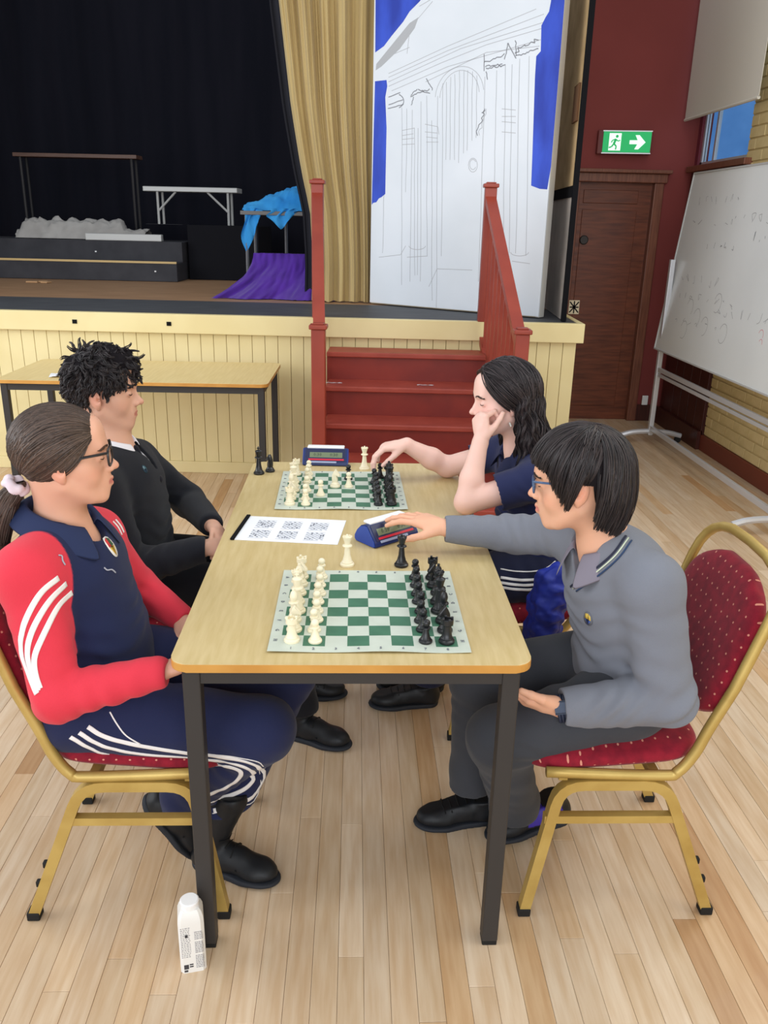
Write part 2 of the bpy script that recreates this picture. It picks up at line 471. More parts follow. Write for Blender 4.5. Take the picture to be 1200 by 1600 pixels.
# dark wood panelling below the window
pn = struct(wbox('wall_panelling', (2.61, 5.93, 0), (2.66, 6.84, 1.98), M_darkpanel))
for k in range(5):
    y0 = 5.935+k*.16
    box_obj('panel_board', (2.60, y0, .14), (2.612, y0+.154, 1.93), M_darkpanel, pn, .003)
struct(wbox('baseboard_right', (2.575, 5.93, 0), (2.60, 6.84, .14), M_darkpanel))
struct(wbox('baseboard_right', (2.60, 2.5, 0), (2.63, 5.93, .115), M_skirt, .004))
bw = struct(wbox('wall_brickwork', (2.629, 3.2, .0), (2.66, 5.93, 3.9), M_mortar))
BRK = None; far = bmesh.new(); nb_ = 0
for r in range(50):
    z = .12+r*.0725
    off = (r % 2)*.1125
    c = 0
    y = 5.925-off
    first = True
    while y > 3.25:
        ya, yb = (y-.215, y)
        if first and off: ya, yb = (5.925-.1025, 5.925)
        first = False
        y1 = yb
        vis = (z < .93 and ya > 4.05) or (z > 1.92 and z < 3.35 and ya > 4.75)
        if vis and nb_ < 300 and ya > 3.3:
            key = round(yb-ya, 3)
            bm = bmesh.new(); j = rb.uniform(-.0015, .0015)
            box(bm, (0, -(yb-ya), 0), (-.022+j, 0, .0625), .003)
            o = bm_obj('brick', bm, M_brick, bw); o.location = (2.642, yb, z); nb_ += 1
        else: box(far, (2.62, ya, z), (2.642, yb, z+.0625))
        y = ya-.010
o = bm_obj('brickwork_field', far, M_brick, bw); o['kind'] = 'stuff'

# window with roller blind
wn = struct(wbox('window_1', (2.70, 5.84, 2.0), (2.715, 6.86, 2.04), M_white))
for a, b in (((2.665, 5.86, 2.03), (2.70, 5.89, 3.9)), ((2.665, 6.81, 2.03), (2.70, 6.84, 3.9)), ((2.665, 5.86, 2.03), (2.70, 6.84, 2.06)), ((2.67, 6.60, 2.06), (2.695, 6.63, 3.9))):
    box_obj('window_frame', a, b, M_silver, wn)
gm = mat('window_glass', (215, 235, 255), 0.03, spec=.5)
gb = gm.node_tree.nodes['Principled BSDF']; gb.inputs['Transmission Weight'].default_value = 1.0; gb.inputs['IOR'].default_value = 1.02
box_obj('pane', (2.680, 5.89, 2.06), (2.686, 6.81, 3.9), gm, wn)
struct(wbox('window_sill', (2.57, 5.84, 1.985), (2.74, 6.86, 2.028), M_doorframe, .004))
bl = thing('roller_blind', 'cream roller blind pulled half down over the high window', 'blind', (2.505, 6.22, 3.3))
o = box_obj('fabric', (-.002, -.60, -.94), (.002, .62, .75), M_blind, bl)
bm = bmesh.new(); tube(bm, [(0, -.60, -.945), (0, .62, -.945)], .011, 8); bm_obj('bottom_bar', bm, M_blind, bl)
bm = bmesh.new(); tube(bm, [(0, -.62, .77), (0, .64, .77)], .028, 10); bm_obj('roller', bm, M_white, bl)
# building across the road, seen blue through the pane
M_facade = mat('slate_blue_facade', (128, 180, 236), 0.8, rgb2=(104, 158, 218), scale=2)
nbld = thing('distant_building', 'pale blue grey building seen through the high window', 'building', (9, 16, 0))
box_obj('wall', (-5.0, -4, 0), (6, 5, 4.2), M_facade, nbld)
box_obj('roof', (-5.4, -4.4, 4.2), (6.4, 5.4, 4.5), mat('pale_roof', (170, 180, 195), .7), nbld)
for k in range(3): box_obj('window', (-5.05, -3+k*2.6, 2.5), (-4.98, -2+k*2.6, 3.6), mat('pale_glazing', (170, 205, 240), .3), nbld)

# door
dr = struct(wbox('door_1', (1.755, 6.93, 0.0), (2.345, 6.975, 1.905), M_door))
box_obj('top_panel', (1.80, 6.922, 1.75), (2.24, 6.932, 1.85), M_door, dr, .004)
box_obj('door_panel', (1.80, 6.922, .12), (2.24, 6.932, 1.70), M_door, dr, .004)
bm = bmesh.new(); lathe(bm, [(.0, 0), (.036, 0), (.036, .006), (.030, .012), (.0, .012)], 20)
h = bm_obj('round_pull', bm, mat('dark_pull_metal', (52, 48, 46), .4, metal=.5), dr); h.rotation_euler = (PI/2, 0, 0); h.location = (1.835, 6.922, 1.47)
struct(wbox('trim_2', (1.68, 6.87, 0), (1.755, 6.96, 1.905), M_doorframe, .006))
struct(wbox('trim_3', (2.345, 6.87, 0), (2.42, 6.96, 1.905), M_doorframe, .006))
struct(wbox('trim_4', (1.66, 6.86, 1.905), (2.44, 6.96, 1.972), M_doorframe, .006))
struct(wbox('trim_5', (1.64, 6.825, 1.972), (2.46, 6.90, 2.0), M_doorframe, .006))
struct(wbox('baseboard_rear', (2.42, 6.88, 0), (2.585, 6.90, .14), M_darkpanel))
tag(wbox('light_switch', (1.69, 6.888, 2.045), (1.722, 6.90, 2.135), M_white, .003), 'narrow white switch plate on the maroon wall above the door frame', 'switch')
bm = bmesh.new(); box(bm, (2.46, 6.87, .14), (2.51, 6.885, .22), .004)
tag(bm_obj('door_stop', bm, M_white), 'small white socket box low on the wall right of the dark door', 'socket')

# exit sign
ex = thing('exit_sign', 'lit green emergency exit sign with running man and arrow above the door', 'sign', (2.065, 6.9, 2.19))
M_green = mat('exit_green', (0, 178, 96), 0.4, emit=0.55)
M_lit = mat('exit_white', (235, 255, 245), 0.4, emit=0.75)
M_signbox = mat('dark_sign_body', (110, 48, 44), .5)
Mr = Matrix.Rotation(math.radians(-8), 4, 'Z')
bm = bmesh.new(); box(bm, (-.205, -.07, -.085), (.205, 0, .085), .006, M=Mr); bm_obj('housing', bm, M_signbox, ex)
bm = bmesh.new(); box(bm, (-.165, -.0745, -.072), (.195, -.071, .075), 0, M=Mr); bm_obj('sign_face', bm, M_green, ex)
bm = bmesh.new(); box(bm, (-.17, -.076, .074), (.2, -.060, .082), 0, M=Mr); box(bm, (-.17, -.076, -.082), (.2, -.060, -.074), 0, M=Mr)
bm_obj('face_edge', bm, M_silver, ex)
bm = bmesh.new()
def flatpoly(bm, pts, M, y=-.0752, th=.0008):
    prism(bm, pts, -th, Matrix.Translation((0, y, 0)) if M is None else M @ Matrix.Translation((0, y, 0)))
flatpoly(bm, [(.035, -.014), (.095, -.014), (.075, -.05), (.105, -.05), (.155, 0), (.105, .05), (.075, .05), (.095, .014), (.035, .014)], Mr)
bm_obj('arrow', bm, M_lit, ex)
bm = bmesh.new(); flatpoly(bm, [(-.12, -.06), (-.03, -.06), (-.03, .062), (-.12, .062)], Mr); bm_obj('pictogram_door', bm, M_lit, ex)
bm = bmesh.new()
def seg(bm, a, b, w, M, y):
    dx, dz = b[0]-a[0], b[1]-a[1]; l = math.hypot(dx, dz); nx, nz = -dz/l*w/2, dx/l*w/2
    flatpoly(bm, [(a[0]+nx, a[1]+nz), (b[0]+nx, b[1]+nz), (b[0]-nx, b[1]-nz), (a[0]-nx, a[1]-nz)], M, y)
for a, b, w_ in (((-.068, .022), (-.082, -.012), .017), ((-.082, -.012), (-.062, -.03), .011), ((-.062, -.03), (-.066, -.054), .010), ((-.082, -.012), (-.098, -.034), .011), ((-.098, -.034), (-.118, -.04), .010),
               ((-.07, .018), (-.05, .006), .008), ((-.05, .006), (-.036, .014), .008), ((-.07, .02), (-.094, .012), .008), ((-.094, .012), (-.102, -.004), .008)):
    seg(bm, a, b, w_, Mr, -.0764)
flatpoly(bm, [(-.062+.011*math.cos(k*PI/5), .04+.011*math.sin(k*PI/5)) for k in range(10)], Mr, -.0764)
bm_obj('running_man', bm, M_green, ex)

# ------------------------------------------------------------------ curtain, flats
def curtain(name, ledge, redge, z0, z1, y0, amp, folds, m, seed=0, nx=150, nz=30, hemgap=0.0):
    r = random.Random(seed); ph = [r.uniform(0, 6) for _ in range(6)]
    V, F = [], []
    for i in range(nz+1):
        z = z0+(z1-z0)*i/nz; a, b = ledge(z), redge(z)
        for j in range(nx+1):
            t = j/nx; tt = t+.012*math.sin(3*z+ph[0])*math.sin(PI*t)
            k = .6+.4*math.sin(2.2*z+ph[1]+4*t)
            d = amp*(math.sin(folds*2*PI*tt+ph[2])+.45*math.sin(folds*3.37*2*PI*tt+ph[3]+.5*z)*k+.3*math.sin(folds*.5*2*PI*tt+ph[4]))
            V.append((a+(b-a)*t, y0+d, z+.003*math.sin(t*40)))
    for i in range(nz):
        for j in range(nx):
            k = i*(nx+1)+j; F.append((k, k+1, k+nx+2, k+nx+1))
    return mesh_obj(name, V, F, m, smooth=True)
def interp(z, tab):
    tab = sorted(tab)
    if z <= tab[0][0]: return tab[0][1]
    for (a, x0), (b, x1) in zip(tab, tab[1:]):
        if z <= b: return x0+(x1-x0)*(z-a)/(b-a)
    (a, x0), (b, x1) = tab[-2:]; return x1+(x1-x0)*(z-b)/(b-a)
LE = [(1.0, -.325), (1.3, -.315), (1.63, -.33), (1.9, -.39), (2.3, -.455), (2.93, -.525), (4.6, -.62)]
cu = curtain('stage_curtain', lambda z: interp(z, LE), lambda z: .115+.01*math.sin(2*z), 1.016, 4.6, 6.20, .034, 5, M_curtain, 4)
tag(cu, 'old gold stage curtain hanging in folds left of the white flat', 'curtain')
cu2 = curtain('leg_curtain', lambda z: interp(z, LE)-.05-.02*z/3, lambda z: interp(z, LE)+.12, 1.016, 4.6, 6.34, .008, 3, mat('charcoal_leg_drape', (44, 44, 50), .9, spec=.1), 5, nx=40)
tag(cu2, 'narrow charcoal drape edge showing behind the gold curtain', 'curtain')

FA = Vector((.103, 6.12, 0)); FB = Vector((1.168, 5.33, 0)); FU = (FB-FA).normalized(); FN = Vector((FU.y, -FU.x, 0))  # toward the hall
FW = (FB-FA).length
if FN.y > 0: FN = -FN
MF = Matrix(((FU.x, -FN.x, 0, FA.x), (FU.y, -FN.y, 0, FA.y), (0, 0, 1, 0), (0, 0, 0, 1)))  # local (u, back, z)
flt = thing('painted_flat', 'tall white scenery flat with pencilled temple front and blue painted sky', 'scenery', FA+Vector((0, 0, ZS)))
def fchild(name, bm, m):
    o = bm_obj(name, bm, m); return child(o, flt)
FZ = 3.46
bm = bmesh.new(); box(bm, (0, 0, ZS+.012), (FW, .012, FZ), 0, M=MF); fchild('plywood_face', bm, M_flat)
bm = bmesh.new(); box(bm, (FW-.028, .0125, ZS+.004), (FW, .085, FZ), .002, M=MF); fchild('frame_side', bm, mat('white_frame_timber', (206, 204, 198), .7))
bm = bmesh.new(); box(bm, (0, .0125, ZS+.004), (.028, .085, FZ), .002, M=MF); fchild('frame_side', bm, M_flatedge)
for z in (ZS+.004, 2.2, FZ-.045):
    bm = bmesh.new(); box(bm, (.028, .0125, z), (FW-.028, .085, z+.045), .002, M=MF); fchild('frame_rail', bm, M_flatedge)
PO = Vector((0, 0, CAM_H))
def fuv(px, py):
    dr_ = rt2*((px-600)/_f) - up2*((py-800)/_f) + fw
    t = (FA-PO).dot(FN)/dr_.dot(FN); P = PO+dr_*t
    return ((P-FA).dot(FU), P.z)
def decal(name, pls, m, lift=.0008):
    bm = bmesh.new()
    for pl in pls:
        pts = [fuv(*p) if len(p) == 2 else p[:2] for p in pl]
        prism(bm, pts, -lift, MF)
    return fchild(name, bm, m)
TL = fuv(585, 0)
decal('blue_paint', [[(586, 127), (604, 125), (605, 135), (602, 152), (604, 200), (603, 250), (602, 303), (596, 308), (592, 310), (588, 316), (583, 317), (581, 320)]], M_blue)
# corner patches run on above the picture
u1, z1 = fuv(640, 18); u2, z2 = fuv(586, 82)
bm = bmesh.new()
pts = [(u2+.002, z2), fuv(600, 72), fuv(612, 56), fuv(630, 34), fuv(640, 18), fuv(656, 2), (u1+.35, 3.2), (u1+.6, FZ), (.002, FZ)]
prism(bm, pts, -.0008, MF); fchild('blue_paint', bm, M_blue)
pts = [fuv(*p) for p in [(882, 4), (876, 80), (866, 200), (861, 260), (855, 296), (843, 295), (830, 290), (832, 240), (834, 180), (836, 120), (838, 88), (845, 80), (846, 40), (852, 28), (858, 18), (861, 2)]]
pts = [(FW-.03, FZ)]+[(pts[0][0], pts[0][1])]+pts[1:]+[(pts[-1][0]-.03, FZ)]
bm = bmesh.new(); prism(bm, pts, -.0008, MF); fchild('blue_paint', bm, M_blue)
def strokes(name, lines, m, w=.0032, lift=.0006):
    bm = bmesh.new()
    for ln in lines:
        P = [fuv(*p) for p in ln]
        for a, b in zip(P, P[1:]):
            l = math.hypot(b[0]-a[0], b[1]-a[1])
            if l < 1e-4: continue
            seg2(bm, a, b, w, lift)
    return fchild(name, bm, m)
def seg2(bm, a, b, w, lift, M=None):
    M = M or MF
    l = math.hypot(b[0]-a[0], b[1]-a[1]); nx, nz = -(b[1]-a[1])/l*w/2, (b[0]-a[0])/l*w/2
    vs = [bm.verts.new(M @ Vector((x, -lift, z))) for x, z in ((a[0]+nx, a[1]+nz), (b[0]+nx, b[1]+nz), (b[0]-nx, b[1]-nz), (a[0]-nx, a[1]-nz))]
    bm.faces.new(vs)
def arc(cx, cy, rx, ry, a0, a1, n=14, skew=0.0):
    return [(cx+rx*math.cos(math.radians(a0+(a1-a0)*i/n)), cy-ry*math.sin(math.radians(a0+(a1-a0)*i/n))+skew*rx*math.cos(math.radians(a0+(a1-a0)*i/n))) for i in range(n+1)]
R2 = random.Random(11)
def rough(a, b, n=8, j=.8): return [(a[0]+(b[0]-a[0])*i/n+R2.uniform(-j, j), a[1]+(b[1]-a[1])*i/n+R2.uniform(-j, j)) for i in range(n+1)]
thin = [[(607, 115), (700, 72), (838, 14)], [(607, 121), (700, 79), (850, 22)], [(607, 128), (720, 76), (852, 34)], [(607, 135), (690, 98), (760, 70), (848, 44)], [(612, 142), (700, 104), (845, 62)], [(665, 128), (760, 82), (843, 72)],
        [(607, 88), (640, 74)], [(636, 84), (640, 50)], [(655, 10), (672, 0)], [(676, 2), (640, 45), (598, 92)]]
for x0, x1, y0, y1 in ((628, 628, 168, 445), (644, 641, 172, 440), (658, 657, 158, 440), (667, 667, 150, 400), (675, 675, 188, 470), (684, 682, 150, 480), (758, 748, 120, 440), (790, 786, 100, 395), (800, 796, 100, 395), (812, 806, 92, 396), (827, 822, 88, 400), (648, 648, 200, 430), (653, 652, 200, 430), (692, 690, 130, 400), (698, 697, 128, 250), (704, 703, 120, 250), (711, 710, 116, 250), (718, 717, 110, 255), (725, 724, 110, 240), (731, 730, 110, 235), (738, 737, 112, 220), (745, 744, 118, 215), (600, 598, 300, 395), (636, 634, 170, 300), (776, 772, 110, 300)):
    thin.append(rough((x0, y0), (x1, y1), 6, .5))
thin += [arc(718, 150, 38, 46, 175, 5, 16, -.15), arc(718, 152, 31, 42, 175, 5, 14, -.15), [(683, 420), (738, 422)], [(683, 420), (670, 448)], [(592, 402), (626, 398), (634, 384)], [(636, 402), (668, 400)], arc(652, 384, 13, 6, 180, 360), [(800, 408), (828, 412)], arc(812, 394, 14, 6, 180, 360),
         [(628, 204), (648, 200)], [(628, 212), (646, 209)], [(628, 218), (647, 216)], [(628, 226), (648, 225)], [(664, 194), (684, 198), (686, 210)], [(664, 206), (684, 208)], [(666, 214), (684, 216)], [(666, 222), (685, 222)],
         [(784, 170), (806, 172)], [(784, 182), (806, 182)], [(784, 190), (806, 192)], [(784, 206), (806, 208)],
         arc(739, 258, 7, 11, 0, 360), arc(739, 257, 5, 8, 30, 330), rough((760, 170), (748, 210), 10, 2)]
strokes('pencil_lines', thin, M_pencil, .0034)
dark = [rough((607, 152), (626, 145), 4), rough((607, 164), (630, 156), 6), arc(616, 158, 15, 12, 60, -60), rough((606, 170), (630, 163), 6), rough((642, 150), (670, 140), 10, 1.5), rough((642, 149), (652, 140), 5, 1), rough((654, 140), (672, 146), 6, 1), rough((646, 152), (643, 165), 4), rough((666, 124), (676, 140), 6, 1.5),
        rough((756, 84), (756, 112), 5, 1), rough((757, 98), (786, 86), 9, 2.5), rough((758, 104), (786, 100), 12, 1.5), rough((759, 108), (788, 102), 14, 1.6), rough((788, 92), (794, 68), 5, 1), rough((794, 68), (806, 92), 6, 1), rough((806, 62), (806, 88), 5, 1.5), rough((806, 80), (840, 62), 12, 3), rough((805, 88), (842, 76), 12, 1.5), rough((760, 112), (762, 125), 4), rough((752, 176), (758, 170), 4, 1.5), rough((744, 210), (758, 172), 10, 2.5)]
strokes('dark_pencil_lines', dark, M_pencil2, .0055, .0009)
decal('grey_shading', [[(588, 100), (640, 36), (654, 27), (648, 44), (625, 76), (596, 104), (587, 110)]], M_shade, .0005)

ff = thing('leaning_flat', 'tan and grey backed flat with a black edge post, standing behind the white flat', 'scenery', (1.28, 5.2, ZS))
Pa = Vector((1.292, 5.165, 0)); Pb = Vector((1.405, 6.5, 0)); dU = (Pb-Pa).normalized(); dN = Vector((dU.y, -dU.x, 0))
MQ = Matrix(((dU.x, dN.x, 0, Pa.x), (dU.y, dN.y, 0, Pa.y), (0, 0, 1, 0), (0, 0, 0, 1)))
def qchild(name, a, b, m):
    bm = bmesh.new(); box(bm, a, b, .002, M=MQ); child(bm_obj(name, bm, m), ff)
qchild('edge_post', (.0, -.012, ZS+.004), (.032, .014, 3.5), M_black)
qchild('upper_panel', (.035, .0, 1.80), (1.30, .012, 3.5), M_tan)
qchild('cross_rail', (.035, -.006, 1.735), (1.30, .02, 1.80), M_black)
qchild('lower_panel', (.035, .0, ZS+.004), (1.30, .012, 1.735), M_greyflat)
qchild('hinge_block', (.14, -.012, 2.16), (.30, .0, 2.36), mat('brown_block', (112, 80, 54), .8))
bm = bmesh.new(); box(bm, (-.035, -.004, 0), (.035, .004, .09), .001)
o = bm_obj('pattern_card', bm, M_flatedge); o.location = (1.462, 5.60, ZS+.006); tag(o, 'small pale card with black cross pattern standing on the stage corner', 'card')
bm = bmesh.new()
for a, b in (((-.03, .01), (.03, .08)), ((-.03, .08), (.03, .01)), ((0, .005), (0, .085)), ((-.03, .045), (.03, .045))):
    dx, dz = b[0]-a[0], b[1]-a[1]; l = math.hypot(dx, dz); nx, nz = -dz/l*.004, dx/l*.004
    prism(bm, [(a[0]+nx, a[1]+nz), (b[0]+nx, b[1]+nz), (b[0]-nx, b[1]-nz), (a[0]-nx, a[1]-nz)], -.001, Matrix.Translation((0, -.0042, 0)))
bm_obj('cross_mark', bm, M_black, o)

# ------------------------------------------------------------------ things on the stage
def crumple(name, label, cat, w_, d_, h_, m, loc, rotz, seed, prof, n=46, k=30):
    r = random.Random(seed); V, F = [], []
    import mathutils.noise as mn
    for i in range(k+1):
        for j in range(n+1):
            u, v = j/n*2-1, i/k*2-1
            hh = prof(u, v)
            p = Vector((u*w_*2.2+seed, v*d_*3, seed))
            nn = mn.noise(p*3)*.6+mn.noise(p*7+Vector((0, 0, 3)))*.35+mn.noise(p*15)*.05
            V.append((u*w_/2*(1+.04*nn), v*d_/2*(1+.10*nn), max(.004, hh*h_*(1+.30*nn)+.012*nn*(hh > .02))))
    for i in range(k):
        for j in range(n):
            q = i*(n+1)+j; F.append((q, q+1, q+n+2, q+n+1))
    o = mesh_obj(name, V, F, m, smooth=True); o.location = loc; o.rotation_euler = (0, 0, rotz)
    return tag(o, label, cat)
pf = thing('stage_platform', 'low black two-step stage platform with a pale gold nosing strip', 'platform', SP(-2.6, 2.8, ZS))
child(sbox('lower_step', (-4.4, 2.72, ZS), (-1.80, 3.75, ZS+.165), M_stageblk, None, .004), pf)
child(sbox('nosing_strip', (-4.4, 2.712, ZS+.160), (-1.80, 2.73, ZS+.178), mat('pale_gold_strip', (206, 176, 120), .5)), pf)
child(sbox('upper_step', (-4.4, 2.95, ZS+.165), (-1.80, 3.75, ZS+.345), M_stageblk, None, .004), pf)
for (a_, z_) in ((-2.62, ZS+.245), (-2.0, ZS+.09)): child(sbox('fixing_screw', (a_-.008, 2.945 if z_ > ZS+.2 else 2.715, z_-.006), (a_+.008, 2.955 if z_ > ZS+.2 else 2.721, z_+.006), M_white), pf)
bb = sbox('dark_block', (-1.78, 3.1, ZS), (-1.10, 3.9, ZS+.50), mat('black_plinth_paint', (24, 24, 29), .8, spec=.1), None, .004)
tag(bb, 'plain black block standing right of the two-step platform', 'block')
gs = crumple('dust_sheet', 'crumpled pale grey dust sheet lying on the black platform', 'sheet', 1.25, .34, .21, M_greycloth, SP(-2.83, 3.28, ZS+.347), SA, 2,
             lambda u, v: (max(0, 1-abs(v)**2.2))*(.82 if u > -.93 else .4)*(1 if u < .62 else .55))
bm = bmesh.new(); box(bm, (-.36, -.035, 0), (.36, .035, .062), .006)
o = bm_obj('grey_beam', bm, M_lightmetal); o.location = SP(-2.35, 2.985, ZS+.346); o.rotation_euler = (0, 0, SA); tag(o, 'pale grey metal beam lying in front of the dust sheet', 'beam')
# folding bench
fb = thing('folding_bench', 'white folding bench top with splayed legs standing on the black block', 'bench', SP(-1.80, 3.5, ZS+.5), SA)
FH = .30
bm = bmesh.new(); box(bm, (-.46, -.13, FH), (.46, .13, FH+.045), .006); bm_obj('bench_top', bm, M_lightmetal, fb)
for sx in (-.33, .36):
    bm = bmesh.new(); tube(bm, [(sx, -.09, FH), (sx, -.09, 0)], .013, 8); bm_obj('leg', bm, M_lightmetal, fb)
    bm = bmesh.new(); tube(bm, [(sx, .09, FH), (sx, .09, 0)], .013, 8); bm_obj('leg', bm, M_lightmetal, fb)
    bm = bmesh.new(); tube(bm, [(sx*.45, -.09, FH), (sx*.98, -.09, FH*.42)], .011, 8); bm_obj('brace', bm, M_lightmetal, fb)
for q in (box_obj('upper_ledge', (-.46, -.10, -.002), (-.10, .16, 0), M_stageblk, fb),): pass
tr = thing('trestle_table', 'dark framed table with thin brown top standing behind the dust sheet', 'table', SP(-2.95, 3.6, ZS+.347), SA)
bm = bmesh.new(); box(bm, (-.62, -.06, .75), (.60, .14, .785), .003); bm_obj('tabletop', bm, wood('brown_tabletop', (104, 74, 60), (84, 58, 48), along='x'), tr)
for sx in (-.56, .54):
    for sy in (-.03, .11):
        bm = bmesh.new(); tube(bm, [(sx, sy, .75), (sx, sy, 0)], .014, 8); bm_obj('leg', bm, mat('dark_table_leg', (44, 42, 44), .6), tr)

# blue cloth on small table, purple cloth in front
ct = thing('side_table', 'small table with dark metal legs beneath the blue cloth', 'table', SP(-.78, 2.0, ZS), SA)
bm = bmesh.new(); box(bm, (-.24, -.22, .595), (.36, .26, .625), .003); bm_obj('tabletop', bm, mat('grey_table_edge', (108, 104, 102), .5), ct)
for sx, sy in ((-.20, -.18), (.32, -.18), (-.2, .22), (.32, .22), (.08, .1)):
    bm = bmesh.new(); tube(bm, [(sx, sy, .595), (sx, sy, 0)], .014, 8); bm_obj('leg', bm, mat('grey_metal_leg', (104, 104, 108), .45, metal=.4), ct)
bc = crumple('blue_cloth', 'bright blue crumpled cloth heaped on the small stage table', 'cloth', .56, .42, .20, M_bluecloth, SP(-.72, 2.02, ZS+.627), SA-.05, 5,
             lambda u, v: max(0, 1-abs(v)**2)*(.25+.75*min(1, max(0, (u+1)/1.5))), 40, 26)
V, F = [], []
for i in range(15):
    for j in range(13):
        u, v = j/12, i/14
        V.append((-.27+u*.14+.02*math.sin(v*7+u*3), -.235-.012*math.sin(u*14+v*4), .0+.02-v*(.33-.30*u**1.3)))
for i in range(14):
    for j in range(12):
        q = i*13+j; F.append((q, q+1, q+14, q+13))
o = mesh_obj('hanging_fold', V, F, M_bluecloth, bc, True)
V, F = [], []
for i in range(12):
    for j in range(16):
        u, v = j/15, i/11
        V.append((-.06+u*.22+.02*math.sin(v*7+u*3), -.240-.014*math.sin(u*16+v*4), .02-v*.16*(1-abs(u-.35)*1.35)))
for i in range(11):
    for j in range(15):
        q = i*16+j; F.append((q, q+1, q+17, q+16))
mesh_obj('hanging_fold', V, F, M_bluecloth, bc, True)
# purple cloth
V, F = [], []
nu, nv = 90, 30
import mathutils.noise as mn
for i in range(nv+1):
    v = i/nv
    for j in range(nu+1):
        u = j/nu
        sx = -.86+.70*u                       # top edge along the block
        spread = (v**2.2)
        x_ = sx - .27*spread*(1-u)**1.4 + .012*mn.noise(Vector((u*9, v*5, 1)))
        z_ = ZS+.315*(1-v)**1.0 + .004
        if v > .86: z_ = ZS+.044*(1-v)/.14+.003
        y_ = 1.42 - .26*v**1.5 - .060*abs(math.sin(u*11+1.5*v+.8*math.sin(u*7)))*(.10+v) - .02*mn.noise(Vector((u*22, v*3, 4)))
        V.append(MS @ Vector((x_, y_, z_+.006*abs(mn.noise(Vector((u*30, v*9, 2)))))))
for i in range(nv):
    for j in range(nu):
        q = i*(nu+1)+j; F.append((q, q+1, q+nu+2, q+nu+1))
tag(mesh_obj('purple_cloth', V, F, M_purple, smooth=True), 'purple velvet cloth draped down and spreading on the stage floor', 'cloth')
tag(sbox('cloth_block', (-.855, 1.43, ZS), (-.17, 1.72, ZS+.312), mat('dark_purple_block', (40, 14, 70), .8), None, .004), 'dark block underneath the purple cloth', 'block')
for k, (a_, b_) in enumerate(((-2.95, 2.0), (-2.90, 2.05), (-2.83, 1.98))):
    bm = bmesh.new(); box(bm, (-.05+.01*k, -.03, 0), (.05, .03, .012), .003)
    o = bm_obj('wood_scrap', bm, mat('pale_wood_scrap', (190, 150, 110), .8)); o.location = SP(a_, b_+.25, ZS); o.rotation_euler = (0, 0, .7*k)
    tag(o, ['pale wood scrap on the stage floor, leftmost of three', 'pale wood scrap on the stage floor, middle of three', 'pale wood scrap on the stage floor, rightmost of three'][k], 'scrap', 'wood scraps before the platform')

# ------------------------------------------------------------------ whiteboard on a wheeled stand
wbd = thing('whiteboard', 'large wheeled whiteboard with faint writing beside the right wall', 'whiteboard', (2.27, 5.15, 0))
def wb_c(name, bm, m): return child(bm_obj(name, bm, m), wbd)
Y0, Y1 = 4.02, 6.2
tilt = (2.386-2.261)/(1.946-.71)
def WBP(y, t, off=0.0):   # t = height above board bottom
    z = .71+t; return Vector((2.261+tilt*t-off, y, z))
MB = Matrix(((0, -math.cos(math.atan(tilt)), math.sin(math.atan(tilt)), 2.261), (1, 0, 0, Y0), (0, math.sin(math.atan(tilt)), math.cos(math.atan(tilt)), .71), (0, 0, 0, 1)))
# local: x along y-world, y = toward room, z = up the board
BH = 1.243; BL_ = Y1-Y0
bm = bmesh.new(); box(bm, (0.01, -.02, .01), (BL_-.01, 0, BH-.01), 0, M=MB); wb_c('writing_surface', bm, M_wb)
for nm, a, b in (('frame_edge', (0, -.024, 0), (BL_, .006, .012)), ('frame_edge', (0, -.024, BH-.012), (BL_, .006, BH)), ('frame_edge', (0, -.024, 0), (.012, .006, BH)), ('frame_edge', (BL_-.012, -.024, 0), (BL_, .006, BH))):
    bm = bmesh.new(); box(bm, a, b, .002, M=MB); wb_c(nm, bm, M_lightmetal)
bm = bmesh.new(); R3 = random.Random(4)
def scrib(bm, x0, z0, n, h, w, M):
    x = x0
    for k in range(n):
        st_ = R3.choice('abcd'); p0 = (x, z0)
        P = [(x+R3.uniform(0, .6)*w, z0+R3.uniform(0, 1)*h) for _ in range(R3.choice([2, 3, 3, 4]))]
        P = [(p.x, p.y) for p in bez([(a, b, 0) for a, b in P], 4)] if len(P) > 2 else P
        for a, b in zip(P, P[1:]):
            if math.hypot(b[0]-a[0], b[1]-a[1]) > 1e-4: segm(bm, a, b, .003, M)
        x -= w*R3.uniform(.9, 1.6)
def segm(bm, a, b, w, M):
    l = math.hypot(b[0]-a[0], b[1]-a[1]); nx, nz = -(b[1]-a[1])/l*w/2, (b[0]-a[0])/l*w/2
    bm.faces.new([bm.verts.new(M @ Vector((x, .0006, z))) for x, z in ((a[0]+nx, a[1]+nz), (b[0]+nx, b[1]+nz), (b[0]-nx, b[1]-nz), (a[0]-nx, a[1]-nz))])
for (x0, z0, n, h, w_) in ((1.95, 1.02, 7, .06, .09), (1.92, .50, 6, .07, .10), (1.9, .40, 8, .05, .09), (1.95, .88, 6, .05, .1), (1.85, .22, 6, .06, .1), (1.3, .9, 7, .06, .09), (1.2, .35, 8, .07, .09)): scrib(bm, x0, z0, n, h, w_, MB)
def circ(bm, cx, cz, r, M, a1=300):
    P = [(cx+r*math.cos(math.radians(a)), cz+r*1.1*math.sin(math.radians(a))) for a in range(20, a1, 25)]
    for a, b in zip(P, P[1:]): segm(bm, a, b, .003, M)
for k, (cx, cz) in enumerate(((1.7, .35), (1.55, .3), (1.4, .26), (1.72, .2), (1.28, .42), (1.1, .25))): circ(bm, cx, cz, .055, MB, 240+20*k)
wb_c('faint_writing', bm, M_marker)
bm = bmesh.new(); scrib(bm, 1.62, .74, 5, .05, .07, MB); scrib(bm, 1.0, .80, 4, .06, .07, MB); wb_c('marker_writing', bm, M_marker2)
